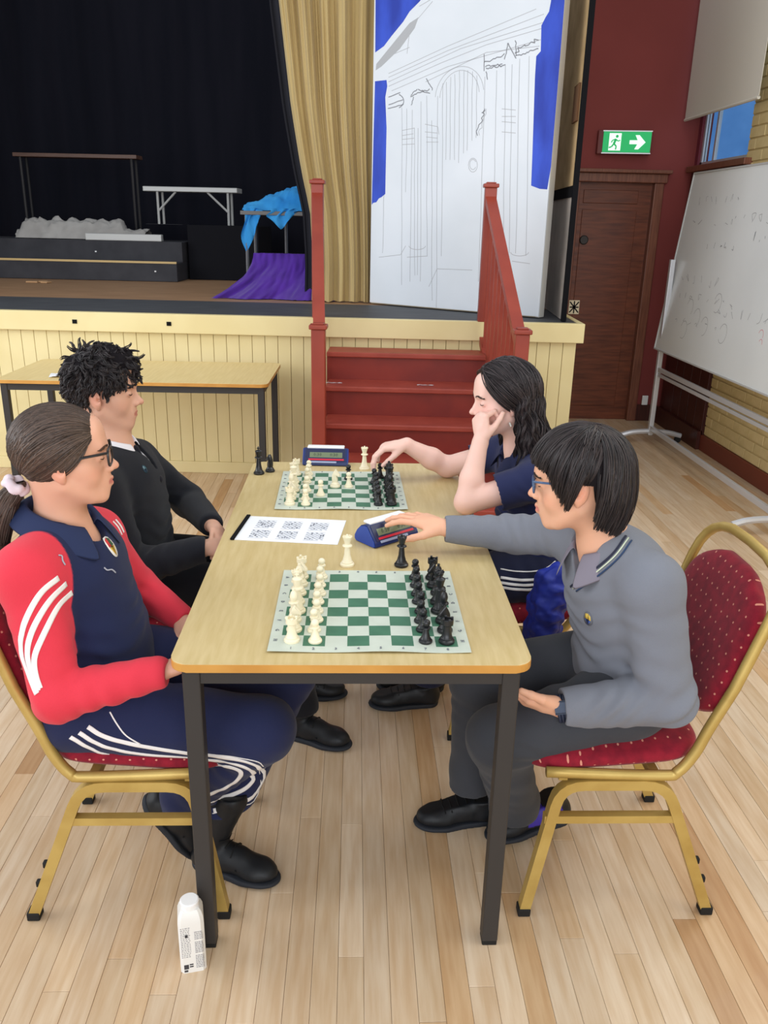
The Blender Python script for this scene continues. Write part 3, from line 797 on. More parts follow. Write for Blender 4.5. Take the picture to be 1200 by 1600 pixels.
bm = bmesh.new(); circ(bm, .62, .30, .03, MB, 200); circ(bm, .60, .26, .02, MB, 220); wb_c('red_mark', bm, mat('red_marker', (214, 110, 120), .6))
for yy in (6.13, 4.13):
    bm = bmesh.new(); box(bm, (2.27, yy-.018, .06), (2.305, yy+.018, 1.36), .004); wb_c('upright', bm, M_silver)
    bm = bmesh.new(); tube(bm, bez([(2.06, yy, .055), (2.15, yy, .08), (2.28, yy, .088), (2.42, yy, .08), (2.53, yy, .055)], 4), .02, 8); wb_c('foot_bar', bm, M_silver)
    for xx in (2.08, 2.51):
        bm = bmesh.new(); lathe(bm, [(.0, -.012), (.024, -.012), (.026, 0), (.024, .012), (.0, .012)], 14)
        o = bm_obj('caster', bm, M_rubber); o.matrix_world = Matrix.Translation((xx, yy, .027)) @ Matrix.Rotation(PI/2, 4, 'X')
        o.data.transform(o.matrix_world); o.matrix_world = Matrix.Identity(4); child(o, wbd)
for z, r_ in ((.57, .016), (.53, .012), (.12, .018)):
    bm = bmesh.new(); box(bm, (2.285-r_*.6, 4.13, z-r_), (2.285+r_*.6, 6.13, z+r_), .003); wb_c('cross_rail', bm, M_silver)

# ------------------------------------------------------------------ tables
def make_table(name, label, loc, rotz, L, W_, H, topm, cat='table'):
    t = thing(name, label, cat, loc, rotz)
    bm = bmesh.new(); poly = []
    r = .035
    for cx, cy, a0 in ((W_/2-r, L/2-r, 0), (-W_/2+r, L/2-r, 90), (-W_/2+r, -L/2+r, 180), (W_/2-r, -L/2+r, 270)):
        for k in range(7):
            a = math.radians(a0+k*15); poly.append((cx+r*math.cos(a), cy+r*math.sin(a)))
    A = [bm.verts.new((x, y, H-.019)) for x, y in poly]; B = [bm.verts.new((x, y, H)) for x, y in poly]
    bm.faces.new(A[::-1]); bm.faces.new(B); n = len(poly)
    for k in range(n): bm.faces.new((A[k], A[(k+1) % n], B[(k+1) % n], B[k])).material_index = 1
    es = [e for e in bm.edges if abs(e.verts[0].co.z-e.verts[1].co.z) < 1e-5]
    bmesh.ops.bevel(bm, geom=es, offset=.0025, segments=2, profile=.5, affect='EDGES')
    for f in bm.faces:
        if abs(f.normal.z) < .99 and f.calc_center_median().z < H-.0015: f.material_index = 1
    bm.normal_update()
    bm_obj('tabletop', bm, None, t, mats=[topm, M_tedge])
    i = .021; s = .036
    for sx in (-1, 1):
        for sy in (-1, 1):
            bm = bmesh.new(); x1 = sx*(W_/2-i); y1 = sy*(L/2-i)
            box(bm, (min(x1, x1-sx*s), min(y1, y1-sy*s), .012), (max(x1, x1-sx*s), max(y1, y1-sy*s), H-.020), .003)
            lg = bm_obj('leg', bm, M_blackmetal, t)
            bm = bmesh.new(); box(bm, (min(x1, x1-sx*s)+.001, min(y1, y1-sy*s)+.001, 0), (max(x1, x1-sx*s)-.001, max(y1, y1-sy*s)-.001, .014), .002)
            bm_obj('foot_cap', bm, M_rubber, lg)
    a = W_/2-i-s; b_ = L/2-i-s
    for sy in (-1, 1):
        y1 = sy*(L/2-i-.004); box_obj('frame_rail', (-a, min(y1, y1-sy*.02), H-.058), (a, max(y1, y1-sy*.02), H-.0195), M_blackmetal, t)
    for sx in (-1, 1):
        x1 = sx*(W_/2-i-.004); box_obj('frame_rail', (min(x1, x1-sx*.02), -b_, H-.058), (max(x1, x1-sx*.02), b_, H-.0195), M_blackmetal, t)
    return t
TZ = .745
TX0, TY0, TW, TL_ = -.3595, 1.4199, .72, 1.437
make_table('exam_table', 'long oak-topped table with black legs, holding the two chess boards', (TX0+TW/2, TY0+TL_/2, 0), 0, TL_, TW, TZ, M_tabletop)
make_table('exam_table', 'yellow-topped table with black legs standing against the stage front', (-1.175, 4.70, 0), PI/2+SA*.3, 1.437, .70, TZ, M_tabletop2)
bm = bmesh.new()
V = []
for i in range(9):
    for j in range(5):
        V.append(((i-4)*.022, (j-2)*.028, .003+.006*abs(math.sin(i*.9+j*.6))))
F = [(i*5+j, i*5+j+1, i*5+j+6, i*5+j+5) for i in range(8) for j in range(4)]
bm.free()
o = mesh_obj('loose_paper', V, F, M_paper, smooth=True); o.location = (-1.56, 4.50, TZ+.001); o.rotation_euler = (0, 0, .2)
tag(o, 'curled white paper on the yellow table behind the curly-haired person', 'paper')

# ------------------------------------------------------------------ banquet chairs
def dotted():
    m = mat('crimson_dotted_fabric', (146, 24, 44), 0.8, rgb2=(124, 18, 38), scale=40, sheen=.15, spec=.2, bump=.15, bscale=500)
    nt = m.node_tree; N = nt.nodes; L = nt.links; b = N['Principled BSDF']
    src = b.inputs['Base Color'].links[0].from_socket
    tc = N.new('ShaderNodeTexCoord'); mp = N.new('ShaderNodeMapping'); mp.inputs['Scale'].default_value = (1, 1, 1); mp.inputs['Rotation'].default_value = (0, 0, 0)
    # hexagonal dot grid in the pad's own (length, width) plane
    uv = N.new('ShaderNodeUVMap'); uv.uv_map = 'dots'
    L.new(uv.outputs[0], mp.inputs[0])
    vo = N.new('ShaderNodeTexVoronoi'); vo.inputs['Scale'].default_value = 34; vo.inputs['Randomness'].default_value = .12; vo.voronoi_dimensions = '2D'
    L.new(mp.outputs[0], vo.inputs['Vector'])
    lt = N.new('ShaderNodeMath'); lt.operation = 'LESS_THAN'; lt.inputs[1].default_value = .085
    L.new(vo.outputs['Distance'], lt.inputs[0])
    mx = N.new('ShaderNodeMix'); mx.data_type = 'RGBA'; L.new(lt.outputs[0], mx.inputs[0]); L.new(src, mx.inputs[6]); mx.inputs[7].default_value = lin((214, 140, 120))
    L.new(mx.outputs[2], b.inputs['Base Color'])
    return m
M_dots = dotted()
def uv_dots(o, f):
    me = o.data; uvl = me.uv_layers.new(name='dots')
    for l in me.loops:
        uvl.data[l.index].uv = f(me.vertices[l.vertex_index].co)
def pillow(bm, fn, nu, nv, th, edge):
    """closed pad: fn(u,v)->(P, N); thickness th with rounded edges"""
    top, bot = [], []
    for i in range(nv+1):
        for j in range(nu+1):
            u, v = j/nu*2-1, i/nv*2-1
            u, v = math.sin(u*PI/2)**1 if False else u*(1+.25*(1-u*u)), v*(1+.25*(1-v*v))
            P, Nn = fn(u*math.sqrt(1-.30*v**8), v*math.sqrt(1-.30*u**8))
            e = max(0.0, 1-abs(u)**edge)*max(0.0, 1-abs(v)**edge)
            k = th/2*(e**.5)
            top.append(bm.verts.new(P+Nn*k)); bot.append(bm.verts.new(P-Nn*k))
    w_ = nu+1
    for i in range(nv):
        for j in range(nu):
            q = i*w_+j
            bm.faces.new((top[q], top[q+1], top[q+w_+1], top[q+w_])); bm.faces.new((bot[q], bot[q+w_], bot[q+w_+1], bot[q+1]))
    bmesh.ops.remove_doubles(bm, verts=bm.verts[:], dist=1e-5)
    bmesh.ops.recalc_face_normals(bm, faces=bm.faces[:])
HW = .205
BK = [(.20, .405), (-.06, .395), (-.100, .405), (-.132, .455), (-.155, .52), (-.195, .62), (-.245, .78), (-.282, .885)]
def backpt(t):
    """t = 0 at pad bottom .. 1 at frame top, centre line of the reclined back (x, z)"""
    x = -.150+(-.285+.150)*t; z = .505+(.905-.505)*t
    return x, z
def make_chair(name, label, loc, rotz, group=None):
    t = thing(name, label, 'chair', loc, rotz, group)
    for sy in (-1, 1):
        y = sy*HW
        P = fillet([(.222, y, .012), (.165, y, .375), (-.078, y, .375), (-.222, y, .012)], .055)
        bm = bmesh.new(); tube(bm, P, .0125, square=True); bm_obj('side_frame', bm, M_gold, t, autosmooth=.6)
        bm = bmesh.new(); tube(bm, [(.196, y, .20-.01+.09), (-.120, y, .20-.01+.09)], .010, square=True); bm_obj('stretcher', bm, M_gold, t)
        for fx in (.222, -.222):
            bm = bmesh.new(); box(bm, (fx-.015, y-.015, 0), (fx+.015, y+.015, .022), .003); bm_obj('rubber_foot', bm, M_rubber, t)
        for fz in (.10, .155):
            fx = -.222+(.144)*(fz/.363); bm = bmesh.new(); box(bm, (fx-.026, y-.007, fz-.008), (fx-.010, y+.007, fz+.008), .003); bm_obj('stacking_bumper', bm, M_rubber, t)
    # back frame: one bent tube up one side, over the arch, down the other
    side = [Vector((x, 0, z)) for x, z in BK]
    left = [Vector((p.x, HW, p.z)) for p in side]
    # arch with narrowing shoulders
    arch = []
    for k in range(0, 13):
        a = PI*k/12
        yy = HW*math.copysign(abs(math.cos(a))**.62, math.cos(a)); zz = .775+.112*math.sin(a)**.85
        tt = (zz-.505)/.40; arch.append(Vector((-.150-.135*tt, yy, zz)))
    right = [Vector((p.x, -HW, p.z)) for p in side[:-2]][::-1]
    P = bez(left[:-2], 5)+arch+bez(right, 5)
    P2 = [P[0]]
    for p in P[1:]:
        if (p-P2[-1]).length > .004: P2.append(p)
    bm = bmesh.new(); tube(bm, P2, .0125, 8); bm_obj('back_frame', bm, M_gold, t, smooth=True)
    for xx in (.16, -.05):
        bm = bmesh.new(); tube(bm, [(xx, -HW, .392), (xx, HW, .392)], .010, square=True); bm_obj('cross_rail', bm, M_gold, t)
    # seat
    def fs(u, v):
        w_ = (HW-.004)*(1-.10*max(0, u)**3)
        x = .045+.215*u
        return Vector((x, v*w_,   .425-.018*u+.006*(1-v*v)-.010*max(0, u)**3)), Vector((0, 0, 1))
    bm = bmesh.new(); pillow(bm, fs, 26, 26, .062, 5)
    o = bm_obj('seat_cushion', bm, M_dots, t, smooth=True); uv_dots(o, lambda c: (c.x, c.y+c.z))
    # back pad, arched top with a hand gap under the tube
    def fb_(u, v):
        tt = (v+1)/2
        zz = tt*.338
        tw = HW-.012
        if tt > .62: tw *= (1-((tt-.62)/.40)**2.4*.62)
        if tt < .15: tw *= (.80+.2*(tt/.15)**.6)
        x, z = backpt(zz/.40)
        return Vector((x-.004+.012*(1-u*u)*0, u*tw, z)), Vector((.95, 0, .32))
    bm = bmesh.new(); pillow(bm, fb_, 24, 26, .044, 8)
    o = bm_obj('backrest_pad', bm, M_dots, t, smooth=True); uv_dots(o, lambda c: (c.y, c.z))
    return t
chL = make_chair('banquet_chair', 'gold framed crimson dotted chair under the person in the red-sleeved jacket', (-.520, 1.742, 0), 0)
def chair_copy(loc, rz, label):
    c = copy_tree(chL, loc, rz, label); return c
chair_copy((.640, 1.742, 0), PI, 'gold framed crimson dotted chair under the person in the grey jumper')
chair_copy((-.62, 2.40, 0), 0.05, 'gold framed crimson chair under the curly-haired person in black')
chair_copy((.555, 2.44, 0), PI-.05, 'gold framed crimson chair under the long-haired person in the navy polo')
# ------------------------------------------------------------------ chess sets
M_mat = mat('pale_green_vinyl', (203, 211, 198), 0.5, rgb2=(198, 206, 193), scale=30)
M_sq = mat('dark_green_squares', (62, 110, 86), 0.5, rgb2=(70, 120, 94), scale=20)
M_wp = mat('cream_plastic', (238, 228, 198), 0.4, spec=.45)
M_bp = mat('black_plastic', (26, 27, 30), 0.33, spec=.5)
def chess_mat(label, loc, rotz, S, seed):
    r = random.Random(seed); n = 4; N = 10*n
    bd = S*.058; sq = (S-2*bd)/8
    xs = [-S/2+bd*i/2 for i in range(2)]+[-S/2+bd+sq*i/4 for i in range(33)]+[S/2-bd+bd*i/2 for i in (1, 2)]
    V, F, I = [], [], []
    def wave(x, y):
        e = max(0, (-y/(S/2)))**3
        return .0014+.0035*e*(.5+.5*math.sin(x*26+seed))+.0010*(1+math.sin(x*31+y*9+seed))*.5
    m_ = len(xs)
    for y in xs:
        for x in xs: V.append((x, y, wave(x, y)))
    for i in range(m_-1):
        for j in range(m_-1):
            q = i*m_+j; F.append((q, q+1, q+m_+1, q+m_))
            cx = (xs[j]+xs[j+1])/2; cy = (xs[i]+xs[i+1])/2
            c = math.floor((cx+S/2-bd)/sq); rr = math.floor((cy+S/2-bd)/sq)
            I.append(1 if 0 <= c < 8 and 0 <= rr < 8 and (c+rr) % 2 == 1 else 0)
    k = len(V)
    o = mesh_obj('chess_mat', V, F, mats=[M_mat, M_sq], fmat=I)
    sm = o.modifiers.new('thick', 'SOLIDIFY'); sm.thickness = .0010; sm.offset = -1
    o.location = loc; o.rotation_euler = (0, 0, rotz)
    tag(o, label, 'chess board', 'roll-up chess boards')
    for i, ch in enumerate('hgfedcba'):
        for sx in (-1, 1):
            x = sx*(S/2-bd*.5); y = -S/2+bd+sq*(i+.5)
            text_obj('border_letter', ch.upper(), .012, M_ink, Matrix.Translation((x, y, wave(x, y)+.001)) @ Matrix.Rotation(-sx*PI/2*-1, 4, 'Z'), o)
    for i in range(8):
        for sy in (-1, 1):
            y = sy*(S/2-bd*.5); x = -S/2+bd+sq*(i+.5)
            text_obj('border_number', str(i+1), .012, M_ink, Matrix.Translation((x, y, wave(x, y)+.0012)), o)
    def sqp(c, rr):
        p = Matrix.Translation(loc) @ Matrix.Rotation(rotz, 4, 'Z') @ Vector((-S/2+bd+sq*(c+.5), -S/2+bd+sq*(rr+.5), 0))
        return p
    return sqp
PS = .97
base = [(0, 0), (.0165, 0), (.0175, .002), (.0170, .006), (.0135, .009), (.0140, .011), (.0115, .014)]
PROF = {
 'pawn': [(r*.86, z*.8) for r, z in base]+[(.0065, .024), (.0052, .031), (.0100, .0335), (.0095, .036), (.0050, .0375), (.0078, .041), (.0088, .045), (.0078, .049), (.0045, .0522), (0, .053)],
 'rook': base+[(.0098, .022), (.0085, .034), (.0090, .040), (.0125, .043), (.0125, .054), (.0095, .0545), (.0090, .050), (0, .050)],
 'bishop': base+[(.0075, .028), (.0060, .042), (.0115, .045), (.0110, .047), (.0060, .049), (.0085, .056), (.0090, .061), (.0065, .070), (.0030, .074), (.0038, .0765), (.0030, .079), (0, .080)],
 'queen': [(r*1.08, z) for r, z in base]+[(.0085, .030), (.0066, .052), (.0130, .055), (.0125, .057), (.0070, .060), (.0085, .068), (.0128, .080), (.0105, .0805), (.0078, .079), (.0030, .083), (.0034, .0855), (0, .088)],
 'king': [(r*1.1, z) for r, z in base]+[(.0090, .032), (.0070, .056), (.0135, .059), (.0130, .061), (.0075, .064), (.0090, .072), (.0118, .083), (.0060, .087), (.0020, .088)],
}
def piece(kind, m, name=None):
    bm = bmesh.new()
    if kind == 'knight':
        lathe(bm, [(r, z) for r, z in base]+[(.0095, .018), (0, .020)], 18)
        pr = [(-.0095, .017), (-.0105, .030), (-.009, .044), (-.004, .055), (.000, .0600), (.0015, .064), (.0035, .0595), (.008, .054), (.0155, .044), (.0165, .039), (.013, .0365), (.0085, .0395), (.0045, .0400), (.0085, .030), (.0090, .017)]
        b2 = bmesh.new(); prism(b2, pr, .014, Matrix.Translation((0, -.007, 0)))
        bmesh.ops.bevel(b2, geom=b2.edges[:], offset=.0025, segments=2, profile=.5, affect='EDGES')
        me = bpy.data.meshes.new('t'); b2.to_mesh(me); b2.free(); bm.from_mesh(me); bpy.data.meshes.remove(me)
    else:
        lathe(bm, PROF[kind], 20)
        if kind == 'king':
            box(bm, (-.0018, -.0018, .086), (.0018, .0018, .100), .0006); box(bm, (-.0050, -.0018, .0915), (.0050, .0018, .0950), .0006)
        if kind == 'rook':
            for k in range(4):
                a = k*PI/2+.4; box(bm, (.0102*math.cos(a)-.0028, .0102*math.sin(a)-.0028, .053), (.0102*math.cos(a)+.0028, .0102*math.sin(a)+.0028, .058), .0006)
        if kind == 'queen':
            for k in range(8):
                a = k*PI/4; lathe(bm, [(.0, -.0018), (.0019, 0), (.0, .0018)], 6, (.0112*math.cos(a), .0112*math.sin(a), .0815))
    for v in bm.verts: v.co *= PS
    o = bm_obj('chess_'+kind, bm, m, smooth=True, autosmooth=.7)
    return o
FILES = ['rook', 'knight', 'bishop', 'king', 'queen', 'bishop', 'knight', 'rook']
protos = {}
def place(kind, white, p, rz, label, group=None):
    key = (kind, white)
    if key not in protos:
        o = protos[key] = piece(kind, M_wp if white else M_bp)
    else:
        o = protos[key].copy(); COL.objects.link(o)
        if 'group' in o: del o['group']
    o.location = p; o.rotation_euler = (0, 0, rz)
    tag(o, label, 'chess piece', group); return o
ORD = ['nearest', 'second nearest', 'third nearest', 'fourth nearest', 'fourth farthest', 'third farthest', 'second farthest', 'farthest']
MZ = TZ+.0035
sq1 = chess_mat('nearer green and white roll-up chess board at the front table edge', (.035, 1.671, TZ+.0006), 0, .412, 1)
rj = random.Random(9)
def jit(): return Vector((rj.uniform(-.003, .003), rj.uniform(-.003, .003), 0))
for r_ in range(8):
    nm = 'front board'
    for (c, white, kind) in ((0, True, FILES[r_]), (1, True, 'pawn'), (6, False, 'pawn'), (7, False, FILES[r_])):
        p = sq1(c, r_)+jit(); p.z = MZ-.0007
        col = 'cream' if white else 'black'
        side = 'left' if white else 'right'
        if kind in ('rook', 'knight', 'bishop'): which = ('near end' if r_ < 4 else 'far end')
        elif kind == 'pawn': which = ORD[r_]+' of its row'
        else: which = 'middle'
        lab = f'{col} {kind} on the {nm}, {side} side, {which}'
        place(kind, white, p, (0 if white else PI)+rj.uniform(-.3, .3), lab, f'{col} pieces on the front board')
place('queen', True, (-.015, 1.915, TZ), .2, 'cream spare queen standing on bare table beyond the front board')
place('queen', False, (.122, 1.915, TZ), .2, 'black spare queen standing on bare table before the right-hand clock')
# far board
sq2 = chess_mat('farther green and white roll-up chess board near the stairs end of table', (-.040, 2.536, TZ+.0006), .017, .402, 2)
L2 = {}
for r_ in range(8):
    L2[(0, r_)] = (FILES[r_], True) if r_ not in (6,) else None
    if r_ not in (2, 4): L2[(1, r_)] = ('pawn', True)
    if r_ not in (6, 7): L2[(6, r_)] = ('pawn', False)
    L2[(7, r_)] = (FILES[r_], False) if r_ != 7 else None
L2[(2, 2)] = ('pawn', True); L2[(3, 4)] = ('knight', True); L2[(4, 4)] = ('pawn', True); L2[(3, 6)] = None; L2[(4, 6)] = ('pawn', False)
for (c, r_), v in L2.items():
    if not v: continue
    kind, white = v; p = sq2(c, r_)+jit(); p.z = MZ-.0007
    col = 'cream' if white else 'black'; side = 'left' if white else 'right'
    if (c, r_) in ((2, 2), (3, 4), (4, 4), (4, 6)):
        lab = {(2, 2): 'cream pawn advanced one square on the back board', (3, 4): 'cream knight out in the open on the back board', (4, 4): 'cream pawn farthest advanced at the centre of the back board', (4, 6): 'lone black pawn among empty squares of the back board'}[(c, r_)]
    else:
        which = ('near end' if r_ < 4 else 'far end') if kind in ('rook', 'knight', 'bishop') else ({k: n for k, n in enumerate(ORD)}[r_]+' row' if kind == 'pawn' else 'middle')
        lab = f'{col} {kind} on the back board, {side} side, {which}'
    place(kind, white, p, (0 if white else PI)+rj.uniform(-.3, .3), lab, f'{col} pieces on the back board')
HELD = place('pawn', False, (.088, 2.665, MZ), 0, 'black pawn pinched by the fingers of the person in the navy polo')
place('queen', True, (.036, 2.775, TZ), 0, 'cream spare queen on bare table beside the back clock')
place('king', False, (-.325, 2.705, TZ), 0, 'black king standing on the far left table corner')
place('knight', False, (-.290, 2.735, TZ), 2.4, 'black knight beside the black king on the table corner')

# clocks
def chess_clock(name, label, loc, rotz, group):
    t = thing(name, label, 'clock', loc, rotz, group)
    Wd = .155
    M_navy = mat('navy_clock_plastic', (28, 44, 96), .35)
    M_blu = mat('blue_clock_side', (36, 66, 150), .35)
    prof = [(0, .004), (.004, 0), (.082, 0), (.088, .006), (.088, .016), (.078, .034), (.062, .050), (.046, .055), (.036, .054), (.004, .014)]
    Mx = Matrix(((0, -1, 0, Wd/2), (1, 0, 0, 0), (0, 0, 1, 0), (0, 0, 0, 1)))
    bm = bmesh.new(); prism(bm, [(x, z) for x, z in prof], Wd, Mx)
    bm_obj('body', bm, M_navy, t)
    for sx in (-1, 1):
        bm = bmesh.new()
        Me = Matrix(((0, -1, 0, sx*(Wd/2+.0)+(.003 if sx > 0 else 0)), (1, 0, 0, 0), (0, 0, 1, 0), (0, 0, 0, 1)))
        prism(bm, [(x*.94+.003, z*.92+.002) for x, z in prof], .003, Me); bm_obj('end_cap', bm, M_blu, t)
    a = math.atan2(.040, .032)
    MSl = Matrix.Translation((0, .004, .014)) @ Matrix.Rotation(a, 4, 'X')   # y runs up the slope
    def sl(nm, x0, x1, y0, y1, h, m):
        bm = bmesh.new(); box(bm, (x0, y0, 0), (x1, y1, h), .0008, M=MSl); return bm_obj(nm, bm, m, t)
    sl('bezel', -.070, .070, .002, .050, .0012, mat('dark_bezel', (34, 40, 74), .35))
    sl('red_stripe', -.060, .066, .006, .0125, .0020, mat('red_stripe', (205, 36, 60), .4))
    sl('label_strip', -.058, .040, -.004, .003, .0019, mat('pale_label', (150, 160, 190), .5))
    lc = sl('display', -.056, .060, .017, .037, .0020, mat('lcd_grey_green', (112, 124, 96), .2, coat=.4))
    Md = MSl @ Matrix.Translation((0, .0270, .0024))
    for dx in (-.028, .030): text_obj('display_digits', '30:00' if group[0] == 'x' else '0:30', .017, mat('lcd_digit', (62, 70, 58), .3), Md @ Matrix.Translation((dx, 0, 0)), lc, .0001)
    bm = bmesh.new(); box(bm, (-.066, .038, .053), (.066, .068, .0605), .003, M=Matrix.Translation((0, 0, 0)) @ Matrix.Rotation(.0, 4, 'X')); bm_obj('rocker_bar', bm, M_white, t)
    return t
c1 = chess_clock('chess_clock', 'navy digital chess clock turned toward the reaching hand, by the score sheet', (.120, 2.0745, TZ+.0005), math.radians(39.4), 'digital chess clocks')
chess_clock('chess_clock', 'navy digital chess clock at the far end of the table', (-.103, 2.806, TZ+.0005), math.radians(-2.5), 'digital chess clocks')

# sheet of printed diagrams
sh = thing('puzzle_sheet', 'white sheet of six printed chess diagrams with a black edge bar, left of the clock', 'paper', (-.172, 2.163, TZ+.0005), math.radians(-6.3))
box_obj('page', (-.141, -.095, 0), (.141, .095, .0012), M_paper, sh)
box_obj('spine_bar', (-.152, -.098, 0), (-.141, .098, .005), M_black, sh, .001)
bm = bmesh.new(); R4 = random.Random(5)
for gx in range(3):
    for gy in range(2):
        ox, oy = -.108+gx*.076, -.070+gy*.078
        for i in range(8):
            for j in range(8):
                if (i+j) % 2: box(bm, (ox+i*.0066, oy+j*.0066, .0013), (ox+i*.0066+.0064, oy+j*.0066+.0064, .00145))
        box(bm, (ox-.001, oy-.007, .0013), (ox+.04, oy-.0045, .00145)); box(bm, (ox, oy+.055, .0013), (ox+.053, oy+.0565, .00145))
bm_obj('printed_diagrams', bm, mat('print_grey', (172, 176, 188), .8), sh)
bm = bmesh.new()
for gx in range(3):
    for gy in range(2):
        ox, oy = -.108+gx*.076, -.070+gy*.078
        for k in range(14):
            i, j = R4.randrange(8), R4.randrange(8); box(bm, (ox+i*.0066+.0012, oy+j*.0066+.0012, .0015), (ox+i*.0066+.0052, oy+j*.0066+.0052, .0016))
bm_obj('printed_pieces', bm, mat('print_dark', (80, 84, 96), .8), sh)

# milk carton by the table leg
ca = thing('drink_carton', 'white carton with round screw cap on the floor by the table leg', 'carton', (-.347, 1.406, 0), math.radians(12))
bm = bmesh.new(); hw = .0275; H = .150
rings = []
for z, k in ((0, 1), (.002, 1.0), (H-.016, 1.0), (H-.004, .97), (H+.008, .84), (H+.014, .70)):
    ring = []
    for q in range(16):
        a = 2*PI*q/16+PI/16; sxx = math.copysign(min(1, abs(math.cos(a))*1.35), math.cos(a)); syy = math.copysign(min(1, abs(math.sin(a))*1.35), math.sin(a))
        ring.append(bm.verts.new((sxx*hw*k, syy*hw*k, z)))
    rings.append(ring)
for A, B in zip(rings, rings[1:]):
    for q in range(16): bm.faces.new((A[q], A[(q+1) % 16], B[(q+1) % 16], B[q]))
bm.faces.new(rings[0][::-1]); bm.faces.new(rings[-1])
bm_obj('body', bm, mat('white_carton_board', (228, 226, 222), .5), ca, autosmooth=.5, smooth=True)
bm = bmesh.new(); lathe(bm, [(.019, 0), (.0205, .001), (.0205, .016), (.018, .018), (0, .0182)], 24, (0, 0, H+.010)); bm_obj('screw_cap', bm, M_white, ca, smooth=True, autosmooth=.6)
M_print = mat('carton_grey_print', (158, 156, 158), .7); M_print2 = mat('carton_black_print', (60, 58, 62), .7)
bm = bmesh.new(); R5 = random.Random(8)
for k in range(22):
    z = .012+k*.0047
    if k in (8, 16): continue
    x = .006
    while x < .023:
        w_ = R5.uniform(.002, .006); box(bm, (x, -hw-.0006, z), (min(x+w_, .024), -hw-.0001, z+.0022)); x += w_+.0012
for k in range(17):
    z = .045+k*.005
    x = -.023
    while x < -.004:
        w_ = R5.uniform(.002, .005); box(bm, (x, -hw-.0006, z), (min(x+w_, -.003), -hw-.0001, z+.0018)); x += w_+.002
bm_obj('small_print', bm, M_print, ca)['kind'] = 'stuff'
bm = bmesh.new()
for (x, z, a, b) in ((-.014, .100, .006, .008), (-.020, .012, .010, .012), (-.008, .022, .008, .003), (-.008, .016, .008, .003), (-.02, .004, .008, .005)): box(bm, (x, -hw-.0008, z), (x+a, -hw-.0001, z+b))
bm_obj('print_symbols', bm, M_print2, ca)['kind'] = 'stuff'
# ================================================================== people
A_ = lambda *v: np.array(v, dtype=np.float64)
def unit(v): v = np.asarray(v, float); return v/np.linalg.norm(v)
def n_rc(a, b, ra, rb):
    a = np.asarray(a, float); b = np.asarray(b, float); ab = b-a; L2_ = max(ab@ab, 1e-12)
    def f(P):
        t = np.clip((P-a)@ab/L2_, 0, 1)
        return np.linalg.norm(P-a-t[:, None]*ab, axis=1)-(ra+(rb-ra)*t)
    return f
def n_el(c, r, R=None):
    c = np.asarray(c, float); r = np.asarray(r, float)
    def f(P):
        q = P-c
        if R is not None: q = q@R.T
        q1 = q/r; k0 = np.linalg.norm(q1, axis=1); k1 = np.linalg.norm(q1/r, axis=1)
        return k0*(k0-1)/np.maximum(k1, 1e-9)
    return f
def n_box(c, h, rd, R=None):
    c = np.asarray(c, float); h = np.asarray(h, float)
    def f(P):
        q = P-c
        if R is not None: q = q@R.T
        q = np.abs(q)-h+rd
        return np.linalg.norm(np.maximum(q, 0), axis=1)+np.minimum(q.max(axis=1), 0)-rd
    return f
def n_plane(p, n):   # keeps the side opposite to n when used with 'cut'
    p = np.asarray(p, float); n = unit(n)
    return lambda P: (P-p)@n
class Prog:
    def __init__(s): s.ops = []; s.disp = None
    def u(s, f, k=.01): s.ops.append(('u', f, k)); return s
    def sub(s, f, k=.006): s.ops.append(('s', f, k)); return s
    def cut(s, f, k=.002): s.ops.append(('c', f, k)); return s
    def rc(s, a, b, ra, rb, k=.01): return s.u(n_rc(a, b, ra, rb), k)
    def el(s, c, r, R=None, k=.01): return s.u(n_el(c, r, R), k)
    def poly(s, pts, rs, k=.01):
        for i in range(len(pts)-1): s.rc(pts[i], pts[i+1], rs[i], rs[i+1], k)
        return s
    def __call__(s, P, masks=None):
        d = np.full(len(P), 1e3)
        for i, (op, f, k) in enumerate(s.ops):
            if masks is not None:
                m = masks[i]
                if not m.any(): continue
                v = f(P[m]); o = d[m]
            else: m = slice(None); v = f(P); o = d
            if op == 'u':
                h = np.maximum(k-np.abs(o-v), 0)/k if k > 0 else 0; r = np.minimum(o, v)-h*h*k*.25
            elif op == 's':
                v = -v; h = np.maximum(k-np.abs(o-v), 0)/k; r = np.maximum(o, v)+h*h*k*.25
            else:
                h = np.maximum(k-np.abs(o-v), 0)/k; r = np.maximum(o, v)+h*h*k*.25
            d[m] = r
        if s.disp is not None: d = d+s.disp(P)
        return d
